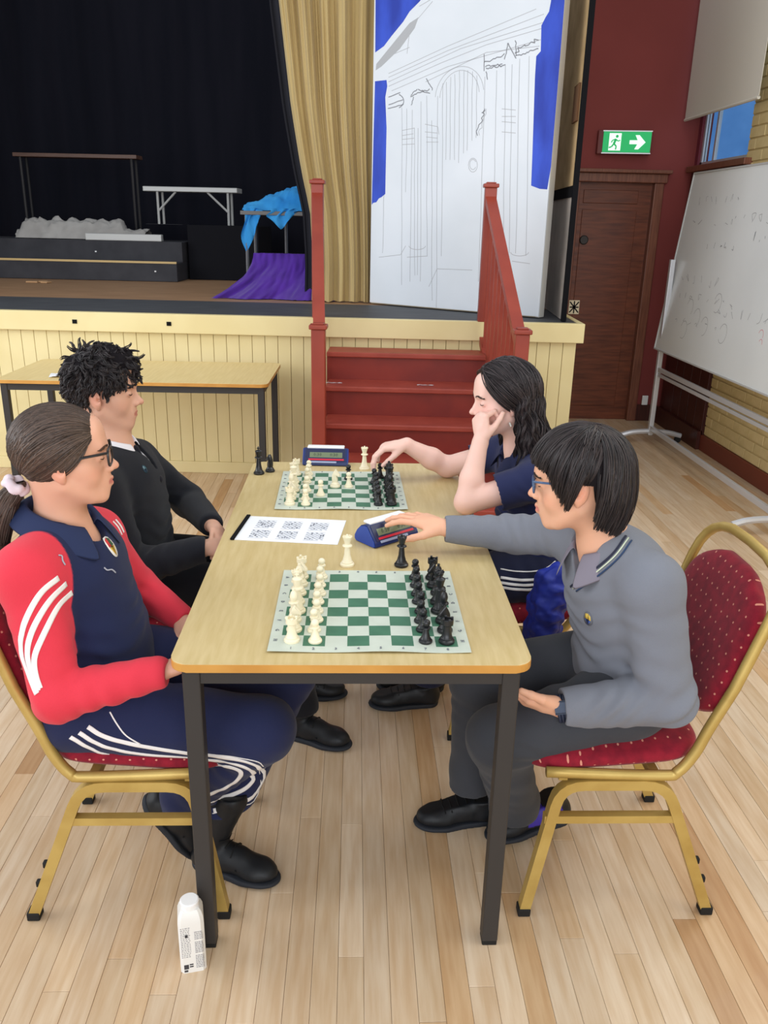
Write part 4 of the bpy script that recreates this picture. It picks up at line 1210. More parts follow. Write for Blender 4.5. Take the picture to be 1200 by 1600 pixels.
def mesh_prog(prog, lo, hi, vox, B=10):
    lo = np.asarray(lo, float); hi = np.asarray(hi, float)
    nb_ = np.ceil((hi-lo)/(B*vox)).astype(int)
    gi = np.stack(np.meshgrid(*[np.arange(n) for n in nb_], indexing='ij'), -1).reshape(-1, 3)
    cen = lo+(gi+.5)*B*vox; R = .866*B*vox
    # union values and per-op values at block centres
    vals = [f(cen) for op, f, k in prog.ops]
    d = prog(cen)
    act = np.abs(d) < R*1.5+.010
    gi = gi[act]; cen = cen[act]; da = d[act]
    msk = []
    un = np.full(len(cen), 1e3)
    for (op, f, k), v in zip(prog.ops, vals):
        if op == 'u': un = np.minimum(un, v[act])
    for (op, f, k), v in zip(prog.ops, vals):
        v = v[act]
        if op == 'u': msk.append(v < np.maximum(un, 0)+2.4*R+k)
        elif op == 's': msk.append(v < R*1.5+k+.01)
        else: msk.append(v > -(R*1.5+k+.01))
    G = B+1
    off = np.stack(np.meshgrid(*[np.arange(G)]*3, indexing='ij'), -1).reshape(-1, 3)
    NX, NY, NZ = [int(n)*B+4 for n in nb_]
    keyf = lambda I: (I[..., 0].astype(np.int64)+1)*(NY*NZ)+(I[..., 1]+1)*NZ+(I[..., 2]+1)
    VK, VP, QK = [], [], []
    ch = 400
    for s0 in range(0, len(gi), ch):
        g = gi[s0:s0+ch]; n = len(g)
        I = (g[:, None, :]*B+off[None]).reshape(-1, 3)
        P = lo+I*vox
        mm = [np.repeat(m[s0:s0+ch], G**3) for m in msk]
        D = prog(P, mm).reshape(n, G, G, G)
        S = D < 0
        cnt = np.zeros((n, B, B, B), int)
        for a in (0, 1):
            for b in (0, 1):
                for c in (0, 1): cnt += S[:, a:a+B, b:b+B, c:c+B]
        mix = (cnt > 0) & (cnt < 8)
        bi, ci, cj, ck = np.nonzero(mix)
        if len(bi) == 0: continue
        acc = np.zeros((len(bi), 3)); na = np.zeros(len(bi))
        cor = [(a, b, c) for a in (0, 1) for b in (0, 1) for c in (0, 1)]
        for p in cor:
            for ax in range(3):
                if p[ax]: continue
                q = list(p); q[ax] = 1
                d0 = D[bi, ci+p[0], cj+p[1], ck+p[2]]; d1 = D[bi, ci+q[0], cj+q[1], ck+q[2]]
                x = (d0 < 0) != (d1 < 0)
                t = np.where(x, d0/np.where(x, d0-d1, 1), 0)
                v = np.stack([np.full(len(bi), float(p[0])), np.full(len(bi), float(p[1])), np.full(len(bi), float(p[2]))], -1)
                v[:, ax] = t
                acc += v*x[:, None]; na += x
        loc = acc/na[:, None]
        ci3 = g[bi]*B+np.stack([ci, cj, ck], -1)
        VK.append(keyf(ci3)); VP.append(lo+(ci3+loc)*vox)
        for ax in range(3):
            sl0 = [slice(0, B)]*3; sl1 = list(sl0); sl1[ax] = slice(1, B+1)
            a = S[(slice(None), *sl0)]; b = S[(slice(None), *sl1)]
            bi, ei, ej, ek = np.nonzero(a != b)
            if len(bi) == 0: continue
            e3 = g[bi]*B+np.stack([ei, ej, ek], -1); inside = a[bi, ei, ej, ek]
            o1, o2 = [(1, 2), (2, 0), (0, 1)][ax]
            def sh(u, v):
                q = e3.copy(); q[:, o1] -= u; q[:, o2] -= v; return keyf(q)
            Q = np.stack([sh(0, 0), sh(1, 0), sh(1, 1), sh(0, 1)], -1)
            Q[~inside] = Q[~inside][:, ::-1]
            QK.append(Q)
    VK = np.concatenate(VK); VP = np.concatenate(VP); QK = np.concatenate(QK)
    o = np.argsort(VK); VK = VK[o]; VP = VP[o]
    ix = np.searchsorted(VK, QK); ix = np.clip(ix, 0, len(VK)-1)
    ok = (VK[ix] == QK).all(axis=1)
    ix = ix[ok]
    return VP, ix
def fast_mesh(name, V, Q, m, parent=None, col=None, smooth=True):
    """Q: (n,3) or (n,4) int array"""
    me = bpy.data.meshes.new(name); n, k = Q.shape
    me.vertices.add(len(V)); me.vertices.foreach_set('co', np.asarray(V, np.float32).ravel())
    me.loops.add(n*k); me.loops.foreach_set('vertex_index', Q.astype(np.int32).ravel())
    me.polygons.add(n); me.polygons.foreach_set('loop_start', np.arange(0, n*k, k, dtype=np.int32))
    me.polygons.foreach_set('loop_total', np.full(n, k, np.int32))
    me.update(calc_edges=True); me.validate()
    if smooth: me.polygons.foreach_set('use_smooth', np.ones(len(me.polygons), bool))
    me.materials.append(m)
    if col is not None:
        at = me.color_attributes.new('tint', 'FLOAT_COLOR', 'POINT')
        c = np.ones((len(V), 4), np.float32); c[:, :3] = col; at.data.foreach_set('color', c.ravel())
    o = bpy.data.objects.new(name, me); COL.objects.link(o)
    if parent: o.parent = parent; o.matrix_parent_inverse = Matrix.Translation(-parent.location)
    return o
def rgbl(c): return np.array(lin(c)[:3])
def grad(prog, P, e=.0015):
    g = np.zeros_like(P)
    for a in range(3):
        d = np.zeros(3); d[a] = e; g[:, a] = prog(P+d)-prog(P-d)
    return g/np.maximum(np.linalg.norm(g, axis=1), 1e-9)[:, None]
def build(name, prog, lo, hi, vox, m, parent, colf=None):
    V, Q = mesh_prog(prog, lo, hi, vox)
    return fast_mesh(name, V, Q, m, parent, colf(V) if colf else None)
def cast(prog, pts, bias=0.0):
    out = []
    D = []
    for px, py in pts:
        d = rt2*((px-600)/_f)-up2*((py-800)/_f)+fw; D.append(unit(d))
    D = np.array(D); O = A_(0, 0, CAM_H); t = np.full(len(D), .9)
    for i in range(70):
        d = prog(O+D*t[:, None]); t = t+np.clip(d, -.05, .06)*.8
    P = O+D*t[:, None]
    return P, np.abs(prog(P)) < .01
def catmull(P, n):
    P = np.asarray(P, float); return np.array([tuple(v) for v in bez([tuple(p) for p in P], n)])
def project(prog, P, off=0.0, it=4):
    P = P.copy()
    for _ in range(it):
        d = prog(P)-off; g = grad(prog, P); P -= np.clip(d, -.02, .02)[:, None]*g
    return P, grad(prog, P)
def ribbon(name, prog, path, w, m, parent, off=.0012, world=False, sub=6):
    if world: P = np.asarray(path, float); 
    else:
        pp = catmull([(x, y, 0) for x, y in path], 4)[:, :2]; P, ok = cast(prog, pp); P = P[ok]
    if len(P) < 2: return None
    P = catmull(P, 2 if not world else sub); P, N = project(prog, P, off)
    # smooth
    for _ in range(3): P[1:-1] = (P[:-2]+2*P[1:-1]+P[2:])/4
    T = np.gradient(P, axis=0); T /= np.maximum(np.linalg.norm(T, axis=1), 1e-9)[:, None]
    S = np.cross(N, T); S /= np.maximum(np.linalg.norm(S, axis=1), 1e-9)[:, None]
    rows = [P-S*w/2, P-S*w/4, P, P+S*w/4, P+S*w/2]
    n = len(P); V = np.concatenate([project(prog, r, off, 3)[0] for r in rows])
    F = np.array([(a*n+i, a*n+i+1, (a+1)*n+i+1, (a+1)*n+i) for a in range(4) for i in range(n-1)])
    o = fast_mesh(name, V, F, m, parent)
    sm = o.modifiers.new('thick', 'SOLIDIFY'); sm.thickness = .0016; sm.offset = 0
    return o
def tubes(paths, r0, r1=None, n=4, radii=None):
    """paths (S,K,3) -> verts, quads; radius tapers r0 -> r1"""
    Pth = np.asarray(paths, float); S, K, _ = Pth.shape
    T = np.gradient(Pth, axis=1); T /= np.maximum(np.linalg.norm(T, axis=2), 1e-9)[..., None]
    ref = np.array([.31, .57, .76]); U_ = np.cross(T, ref); U_ /= np.maximum(np.linalg.norm(U_, axis=2), 1e-9)[..., None]
    W_ = np.cross(T, U_)
    if radii is None:
        r0 = np.broadcast_to(r0, (S,)); r1 = r0*.25 if r1 is None else np.broadcast_to(r1, (S,))
        t = np.linspace(0, 1, K)
        radii = r0[:, None]*(1-t**3)[None]+r1[:, None]*(t**3)[None]
    an = np.arange(n)*2*PI/n
    V = Pth[:, :, None, :]+radii[:, :, None, None]*(U_[:, :, None, :]*np.cos(an)[None, None, :, None]+W_[:, :, None, :]*np.sin(an)[None, None, :, None])
    V = V.reshape(-1, 3)
    s, k, a = np.meshgrid(np.arange(S), np.arange(K-1), np.arange(n), indexing='ij')
    i0 = (s*K+k)*n+a; i1 = (s*K+k)*n+(a+1) % n; i2 = (s*K+k+1)*n+(a+1) % n; i3 = (s*K+k+1)*n+a
    return V, np.stack([i0, i1, i2, i3], -1).reshape(-1, 4)
def nz3(P, s, seed=0):
    q = P*s+seed*1.7
    return (np.sin(q[:, 0]*1.0+2.1*np.sin(q[:, 1]*.9+seed))+np.sin(q[:, 1]*1.3+1.7*np.sin(q[:, 2]*1.1))+np.sin(q[:, 2]*1.2+1.9*np.sin(q[:, 0]*.8+1)))/3

class Frame:
    def __init__(s, c, yaw, pitch, roll=0, sc=1.0, side=1):
        s.c = A_(*c); s.s = sc
        cy, sy = math.cos(math.radians(yaw)), math.sin(math.radians(yaw)); cp, sp = math.cos(math.radians(pitch)), math.sin(math.radians(pitch))
        X = A_(cy*cp, sy*cp, -sp); Y = A_(-sy, cy, 0); Z = np.cross(X, Y)
        cr, sr = math.cos(math.radians(roll)), math.sin(math.radians(roll))
        s.R = np.array([X, Y*cr+Z*sr, Z*cr-Y*sr])   # rows = axes
    def w(s, x, y, z): return s.c+s.s*(A_(x, y, z)@s.R)
    def W(s, P): return s.c+s.s*(np.asarray(P)@s.R)
    def L(s, P): return (np.asarray(P)-s.c)@s.R.T/s.s

def head_ops(g, F, o):
    """union / carve the head into Prog g; o = dict of tweaks"""
    w_, s, R = F.w, F.s, F.R
    def el(c, r, k=.012, rr=None): g.el(w_(*c), A_(*r)*s, R if rr is None else rr@R, k*s)
    def rc(a, b, ra, rb, k=.008): g.rc(w_(*a), w_(*b), ra*s, rb*s, k*s)
    def sub(c, r, k=.008, rr=None): g.sub(n_el(w_(*c), A_(*r)*s, R if rr is None else rr@R), k*s)
    el((-.010, 0, .035), (.096, .076, .084))
    el((.028, 0, -.015), (.062, .062, .088), .03)
    el((.030, 0, -.066), (.052, .047, .040), .03)
    for q in (-1, 1):
        rc((.000, .050*q, -.052), (.052, .028*q, -.094), .020, .016, .02)
        el((.050, .038*q, -.034), (.026, .024, .026), .02)
        el((.036, .050*q, -.015), (.026, .016, .022), .015)
    rc((.072, -.010, -.098), (.072, .010, -.098), .0185*o.get('chin', 1), .0185*o.get('chin', 1), .018)
    el((.078, 0, -.064), (.020, .028, .026), .02)
    br = o.get('brow', 1.0); rc((.083, -.034, .027), (.087+.003*br, -.008, .022), .0085, .0085, .014); rc((.083, .034, .027), (.087+.003*br, .008, .022), .0085, .0085, .014)
    el((.072, 0, .055), (.022, .045, .040), .03)
    # sockets
    for q in (-1, 1):
        sub((.097, .031*q, .004), (.016, .019, .0125), .014)
        el((.0765, .031*q, .003), (.0145, .0150, .0125), .003)       # lids over the eyeball
        if o.get('open', 0): sub((.0935, .031*q, .0015), (.0058, .0125, .0030), .0015)
    # nose
    nl = o.get('nose', 1.0)
    rc((.088, 0, .014), (.105+.004*nl, 0, -.022), .0065, .0082, .009)
    rc((.080, 0, .006), (.083, 0, -.040), .0135, .0165, .010); el((.092, 0, -.026), (.014, .0115, .016), .010)
    el((.1075+.005*nl, 0, -.0285), (.0115, .0100, .0095), .008)
    for q in (-1, 1):
        el((.099, .0115*q, -.0330), (.0105, .0070, .0078), .005)
        sub((.103, .0060*q, -.0412), (.0042, .0026, .0020), .0015)
    # lips
    lp = o.get('lips', 1.0)
    for q in (-1, 1):
        rc((.0965+.002*lp, .0, -.0580), (.086, .021*q, -.0640), .0058*lp, .0032, .004)
        rc((.0945+.002*lp, .0, -.0705), (.085, .020*q, -.0660), .0066*lp, .0034, .004)
    sub((.104, 0, -.0643), (.0100, .024, .0010), .0018)
    sub((.0985, 0, -.047), (.004, .003, .007), .004)
    # ears
    t = math.radians(16)
    er = np.array([[math.cos(t), 0, math.sin(t)], [0, 1, 0], [-math.sin(t), 0, math.cos(t)]])
    for q in (-1, 1):
        t2 = math.radians(20)*q; e2 = np.array([[math.cos(t2), -math.sin(t2), 0], [math.sin(t2), math.cos(t2), 0], [0, 0, 1]])
        RR = (er@e2.T)
        el((-.012, .0770*q, -.008), (.0185, .0080, .0310), .004, RR)
        sub((-.008, .0870*q, -.003), (.0115, .0075, .0200), .003, RR)
        el((-.010, .0800*q, -.004), (.0045, .0045, .0125), .003, RR)
        sub((-.0005, .0850*q, -.010), (.0050, .0075, .0060), .002)
        el((-.003, .0760*q, -.034), (.008, .0050, .010), .004)
def head_color(F, P, skin, blush=.25, lipc=(188, 104, 98)):
    q = F.L(P); base = np.tile(rgbl(skin), (len(P), 1))
    near = np.linalg.norm(q, axis=1) < .16
    def mixin(mask, c):
        nonlocal base
        c = rgbl(c); base = base*(1-mask[:, None])+c*mask[:, None]
    g = lambda c, r: np.exp(-(((q-np.array(c))/np.array(r))**2).sum(axis=1))*near
    rd = (min(255, skin[0]+6), skin[1]-34, skin[2]-34)
    for s_ in (-1, 1):
        mixin(blush*g((.062, .045*s_, -.030), (.022, .022, .018)), rd)
        mixin(.45*g((-.012, .082*s_, -.008), (.022, .012, .030)), rd)
        mixin(.30*g((.092, .030*s_, -.004), (.012, .018, .009)), (skin[0]-40, skin[1]-50, skin[2]-45))
    mixin(.35*g((.115, 0, -.030), (.012, .012, .010)), rd)
    lm = (np.abs(q[:, 1]) < .021)*np.exp(-((q[:, 2]+.0645)/(.0085*(1-.5*(np.abs(q[:, 1])/.021)**2)))**6)*(q[:, 0] > .082)*near
    mixin(.85*lm, lipc)
    return base
def clump(paths, m, spread, seed=0, tip=.35):
    r = np.random.default_rng(seed); Pth = np.asarray(paths, float); S, K, _ = Pth.shape
    off = r.normal(0, 1, (S, m, 1, 3)); off /= np.maximum(1, np.linalg.norm(off, axis=-1, keepdims=True)/1.4)
    pr = (1-(1-tip)*np.linspace(0, 1, K)**2)[None, None, :, None]
    return (Pth[:, None]+off*spread*pr).reshape(S*m, K, 3)
def brows(F, col, parent, r=.0011, up_=0.0, lash=True, g=None):
    rr = np.random.default_rng(3); Pt = []
    for q in (-1, 1):
        for i in range(46):
            t = rr.random(); a = A_(.0945-.014*t**2, (.010+.036*t)*q, .0245+.006*math.sin(PI*t)-.003*t+up_+rr.uniform(-.0022, .0022))
            d = A_(-.001-.004*t, .0075*q, .0022-.003*t); pts = [a+A_(.0035, 0, 0)+d*k/3 for k in range(4)]; Pt.append(F.W(np.array(pts)))
        if lash:
            for k in range(3):
                e = [A_(.0895-.010*abs(t-.4), (.019+.0255*t)*q, .0005-.0016*math.sin(PI*t)+.0006*k) for t in np.linspace(0, 1, 4)]; Pt.append(F.W(np.array(e)))
    Pt = np.array(Pt)
    if g is not None: Pt = project(g, Pt.reshape(-1, 3), .0005, 5)[0].reshape(Pt.shape)
    V, Q = tubes(Pt, r*F.s, n=4)
    return fast_mesh('eyebrows', V, Q, mat('brow_hair', col, .8), parent)

def hand_ops(g, wrist, X, Z, side, sc=1.0, curl=(.3, .3, .3, .3), spread=.10, thumb=(.75, .55, .25), k=.0035):
    """side +1 right hand, -1 left; Z = back of the hand; curl = bend (rad) per knuckle for index..little; thumb = (out, forward, down) mix"""
    X = unit(X); Z = unit(np.asarray(Z)-X*(np.asarray(Z)@X)); Y = np.cross(Z, X)*side
    w = np.asarray(wrist, float); p = lambda a, b, c: w+sc*(X*a+Y*b+Z*c)
    Rm = np.array([X, np.cross(Z, X), Z])
    g.el(p(.046, .002, -.002), A_(.046, .037, .0145)*sc, Rm, .012)
    g.rc(p(-.01, 0, 0), p(.03, .004, -.001), .0215*sc, .020*sc, .015)
    fing = [(.0845, .0275, .0435, .0255, .0200, .0088), (.0885, .0090, .0480, .0290, .0210, .0090), (.0845, -.0095, .0440, .0270, .0205, .0085), (.0770, -.0265, .0345, .0205, .0185, .0076)]
    for i, (bx, by, l1, l2, l3, r) in enumerate(fing):
        c = curl[i] if not isinstance(curl[i], (tuple, list)) else curl[i]
        cs = c if isinstance(c, (tuple, list)) else (c, c*1.15, c*.8)
        a = spread*(1.4-i*.95); B0 = p(bx-.012, by, .000); D = unit(X*math.cos(a)+Y*math.sin(a))
        g.rc(p(.03, by*.55, .001), B0, .0115*sc, (r+.0022)*sc, .009)
        cur = B0; th = 0
        for l, c_, ra, rb in ((l1, cs[0], r*1.06, r*.98), (l2, cs[1], r*.98, r*.88), (l3, cs[2], r*.88, r*.74)):
            th += c_; d = D*math.cos(th)-Z*math.sin(th); nx = cur+d*l*sc
            g.rc(cur, nx, ra*sc, rb*sc, k); cur = nx
    t0 = p(.012, .020, -.006); t1 = t0+sc*.040*unit(X*thumb[1]+Y*thumb[0]-Z*thumb[2])
    g.rc(t0, t1, .0165*sc, .0115*sc, .010)
    d2 = unit(X*(thumb[1]+.35)+Y*thumb[0]*.65-Z*(thumb[2]+.12)); t2 = t1+d2*.031*sc; g.rc(t1, t2, .0108*sc, .0098*sc, k)
    d3 = unit(X*(thumb[1]+.6)+Y*thumb[0]*.35-Z*(thumb[2]+.25)); t3 = t2+d3*.024*sc; g.rc(t2, t3, .0098*sc, .0078*sc, k)
    return w

def shoe_parts(parent, heel, toe, upv, col=(24, 26, 30), boot=0.0, sole=(34, 38, 46), name='shoe', L=.25, accent=None):
    heel = np.asarray(heel, float); X = unit(np.asarray(toe, float)-heel); Z = unit(np.asarray(upv)-X*(np.asarray(upv)@X)); Y = np.cross(Z, X)
    Rm = np.array([X, Y, Z]); p = lambda a, b, c: heel+X*a*L/.25+Y*b+Z*c
    g = Prog()
    g.rc(p(.035, 0, .032), p(.11, 0, .030), .030, .030, .02); g.el(p(.185, .003, .028), (.062, .041, .030), Rm, .02); g.el(p(.11, 0, .045), (.07, .034, .036), Rm, .02)
    g.rc(p(.045, 0, .04), p(.050+.5*boot, 0, .075+boot), .032, .039, .02); g.el(p(.04, 0, .035), (.036, .032, .034), Rm, .02)
    if boot == 0: g.cut(n_plane(p(.045, 0, .082), Z+X*.2))
    else: g.cut(n_plane(p(.045, 0, .09+boot), Z))
    g.cut(n_plane(p(0, 0, .012), -Z))
    g.disp = lambda P: .0012*nz3(P, 90, 2)
    lo = np.minimum(heel, p(.25, 0, 0))-.10; hi = np.maximum(heel, p(.25, 0, 0))+.14+boot
    def cf(V):
        c = np.tile(rgbl(col), (len(V), 1))
        if accent is not None:
            q = (V-heel)@Rm.T; m_ = (q[:, 0] > .03) & (q[:, 0] < .13) & (q[:, 2] > .03) & (q[:, 2] < .075); c[m_] = rgbl(accent)
        return c
    up = build(name, g, lo, hi, .0032, M_shoe, parent, cf)
    s = Prog(); s.el(p(.19, .003, .010), (.066, .047, .016), Rm, .02); s.rc(p(.04, 0, .010), p(.16, .002, .010), .036, .040, .02); s.cut(n_plane(p(0, 0, 0), -Z), .002); s.cut(n_plane(p(0, 0, .016), Z), .004)
    so = build('sole', s, lo, hi, .0035, mat('rubber_sole', sole, .7), up)
    so.matrix_parent_inverse = Matrix.Translation(-Vector(parent.location))
    so.parent = up; so.matrix_parent_inverse = up.matrix_world.inverted() if False else Matrix.Identity(4)
    # laces
    Pt = []
    for i in range(5):
        a = .085+.022*i*(1 if boot == 0 else .75); h = .082-.011*i if boot == 0 else .125-.022*i
        if boot: a = .075+.018*i
        Pt.append([p(a, .022*t, 0)+Z*h*(1) for t in np.linspace(-1, 1, 5)]+[])
    Pt = np.array(Pt); S_, K_, _ = Pt.shape; q, N = project(g, Pt.reshape(-1, 3), .0018, 8); q = q.reshape(S_, K_, 3)
    V, Q = tubes(q, .0019, .0019, 5); ob = fast_mesh('laces', V, Q, M_lace, up); ob.matrix_parent_inverse = Matrix.Identity(4)
    return up
M_shoe = mat('shoe_leather', (24, 26, 30), .5, attr='tint', spec=.35, bump=.1, bscale=120)
M_lace = mat('black_lace', (14, 15, 18), .7)
def skin_mat(name):
    m = mat(name, (210, 160, 135), .52, attr='tint', spec=.35, bump=.05, bscale=500)
    b = m.node_tree.nodes['Principled BSDF']; b.inputs['Subsurface Weight'].default_value = .12; b.inputs['Subsurface Radius'].default_value = (.6, .25, .15); b.inputs['Subsurface Scale'].default_value = .012
    return m
M_skin = skin_mat('skin')
def cloth_mat(name, rough=.85, bs=700, bump=.25, sheen=.1): return mat(name, (80, 80, 90), rough, attr='tint', spec=.2, bump=bump, bscale=bs, sheen=sheen)
M_cloth = cloth_mat('smooth_cloth'); M_knit = cloth_mat('knitted_wool', .95, 900, .5, .1)
def solid(c): return lambda V: np.tile(rgbl(c), (len(V), 1))
def person(label, loc): return thing('person', label, 'person', loc)
def folds(centers):
    """list of (point, axis, radius, wavelength, amp): ripples round a joint"""
    def f(P):
        d = np.zeros(len(P))
        for c, ax, R, wl, am in centers:
            q = P-np.asarray(c, float); r = np.linalg.norm(q, axis=1); e = np.exp(-(r/R)**2)
            t = q@unit(ax); d += 1.05*am*e*np.sin(t*2*PI/(wl*1.15)+5.5*nz3(P, 15, 3+wl*50)+1.3)*(.55+.45*nz3(P, 26, 7))
        return d+.0016*nz3(P, 34, 5)
    return f
def torso(g, pel, bel, che, nck, sn, sf, infl=0.0, k=.05, wide=1.0, R=None):
    g.el(pel, (.110+infl, .155*wide+infl, .100+infl), R, k); g.el(bel, (.098+infl, .138*wide+infl, .12+infl), R, k)
    g.el(che, (.098+infl, .148*wide+infl, .125+infl), R, k)
    m = (np.asarray(che)+np.asarray(nck))/2
    g.rc(nck, sn, .040+infl, .046+infl, .04); g.rc(nck, sf, .040+infl, .046+infl, .04)
    return g
def yawR(deg):
    a = math.radians(deg); return np.array([[math.cos(a), math.sin(a), 0], [-math.sin(a), math.cos(a), 0], [0, 0, 1]])
def collar(name, F0, ring, h, flare, m, parent, th=.0022, gap=.5, drop=.0, pts=26):
    """folded collar: ring = (centre, X fwd, Y left, Z up, rx, ry); opens at the front"""
    c, X, Y, Z, rx, ry = ring; V = []; n = pts
    for i in range(n+1):
        a = gap+(2*PI-2*gap)*i/n; f = (abs(i/n-.5)*2)      # 1 at the two points
        d = X*math.cos(a)*rx+Y*math.sin(a)*ry; u = unit(d)
        top = c+d+Z*(h*.9*(1-.55*f**3))+u*.001
        fold = top+u*.007+Z*.001
        low = c+d*1.0+u*(flare+.012*f**4)+Z*(-.010-drop*f**3)+X*(.018*f**6)
        inn = c+d*.97+Z*(-.012)
        V += [inn, top, fold, (fold+low)/2+u*.003, low]
    F = []
    for i in range(n):
        for j in range(4): q = i*5+j; F.append((q, q+1, q+6, q+5))
    o = fast_mesh(name, np.array(V), np.array(F), m, parent)
    sm = o.modifiers.new('thick', 'SOLIDIFY'); sm.thickness = th; sm.offset = 0
    sb_ = o.modifiers.new('sub', 'SUBSURF'); sb_.levels = 1; sb_.render_levels = 1
    return o
# hair helpers: directions in head-local space scaled to the hair ellipsoid
HC = np.array([-.012, 0, .034]); HR = np.array([.106, .087, .095])
def slerp(a, b, t):
    a = a/np.linalg.norm(a, axis=-1, keepdims=True); b = b/np.linalg.norm(b, axis=-1, keepdims=True)
    om = np.arccos(np.clip((a*b).sum(-1, keepdims=True), -.9995, .9995))[:, None]
    t = t[None, :, None]
    return (np.sin((1-t)*om)*a[:, None]+np.sin(t*om)*b[:, None])/np.sin(om)
def hair_cap(parent, F, xh, zmin, m, infl=0.0, name='hair', extra=None, vox=.003):
    """ellipsoid shell cut by hairline xh(z, |y|) (hair where x < xh) and zmin(x)"""
    g = Prog(); c = F.W(HC); g.el(c, (HR+infl)*F.s, F.R, .01)
    if extra: extra(g)
    g.cut(lambda P: (lambda q: (q[:, 0]-xh(q[:, 2], np.abs(q[:, 1])))*F.s*.8)(F.L(P)), .004)
    g.cut(lambda P: (lambda q: (zmin(q[:, 0])-q[:, 2])*F.s*.8)(F.L(P)), .004)
    return build(name, g, c-.17, c+.17, vox, mat('hair_base', (40, 34, 34), .9, attr='tint', spec=.1, bump=.6, bscale=260, bstretch=(1, 1, .25)), parent, solid(list(m['c2'])))
def hair_mat(name, c1, c2, rough=.42):
    m = mat(name, c1, rough, spec=.4, attr='tint'); m['c1'] = list(c1); m['c2'] = list(c2)
    return m
def strands(name, groups, m, parent, seed=1):
    r = np.random.default_rng(seed); VV, QQ, CC = [], [], []; k = 0
    for Pt, r0, r1, nn in groups:
        Pt = np.asarray(Pt, float); V, Q = tubes(Pt, r0, r1, nn); S_, K_ = Pt.shape[:2]
        t = r.random(S_)**1.3; c = rgbl(list(m['c2']))[None]*(1-t[:, None])+rgbl(list(m['c1']))[None]*t[:, None]
        CC.append(np.repeat(c, K_*nn, axis=0)); VV.append(V); QQ.append(Q+k); k += len(V)
    return fast_mesh(name, np.concatenate(VV), np.concatenate(QQ), m, parent, np.concatenate(CC))
def ph(v): return v
def glasses(F, parent, col, hw=.026, hh=.019, rr=.0017, zc=.004, xc=.104, hook=True):
    t = []
    mm = mat('glasses_frame', col, .3, spec=.6)
    bm = bmesh.new()
    for q in (-1, 1):
        P = []
        for i in range(28):
            a = 2*PI*i/28; cx = math.copysign(abs(math.cos(a))**.6, math.cos(a)); cz = math.copysign(abs(math.sin(a))**.6, math.sin(a))
            P.append(tuple(F.w(xc-.35*(abs(cx*hw+.033*q*1)-.0)*0-.10*abs(.033+cx*hw*q), .033*q+cx*hw, zc+cz*hh)))
        tube(bm, P, rr*F.s, 6, closed=True)
        tube(bm, [tuple(F.w(*v)) for v in ((xc-.008, .060*q, zc+hh*.72), (xc-.030, .070*q, zc+hh*.70), (.04, .0755*q, zc+hh*.55), (.012, .0775*q, zc+hh*.40))+(((-.015, .0785*q, zc+hh*.30), (-.032, .078*q, zc-.010)) if hook else ())], rr*1.15*F.s, 6)
    tube(bm, [tuple(F.w(*v)) for v in ((xc-.003, .008, zc+.006), (xc+.002, 0, zc+.008), (xc-.003, -.008, zc+.006))], rr*F.s, 6)
    gl = bm_obj('glasses', bm, mm); child(gl, parent)
    lm = mat('lens_glass', (235, 242, 248), .02); b = lm.node_tree.nodes['Principled BSDF']; b.inputs['Transmission Weight'].default_value = 1; b.inputs['IOR'].default_value = 1.08
    for q in (-1, 1):
        bm = bmesh.new(); vs = []
        for i in range(28):
            a = 2*PI*i/28; cx = math.copysign(abs(math.cos(a))**.6, math.cos(a)); cz = math.copysign(abs(math.sin(a))**.6, math.sin(a))
            vs.append(bm.verts.new(tuple(F.w(xc-.10*abs(.033+cx*hw*q), .033*q+cx*hw*.97, zc+cz*hh*.97))))
        bm.faces.new(vs); o = bm_obj('lens', bm, lm, gl)
    return gl
def eyes(F, parent, iris=(70, 45, 30)):
    for q in (-1, 1):
        bm = bmesh.new(); bmesh.ops.create_uvsphere(bm, u_segments=20, v_segments=12, radius=.0112*F.s, matrix=Matrix.Translation(Vector(F.w(.0745, .031*q, .0025))))
        cc = F.w(.0745, .031*q, .0025); ax = F.R[0]*.97-F.R[2]*.18
        for f in bm.faces:
            d = unit(np.array(f.calc_center_median())-cc)@unit(ax)
            f.material_index = 2 if d > .96 else (1 if d > .86 else 0)
        child(bm_obj('eye', bm, None, mats=[mat('eye_white', (225, 220, 215), .25), mat('iris', iris, .25), mat('pupil', (12, 10, 10), .2)], smooth=True), parent)
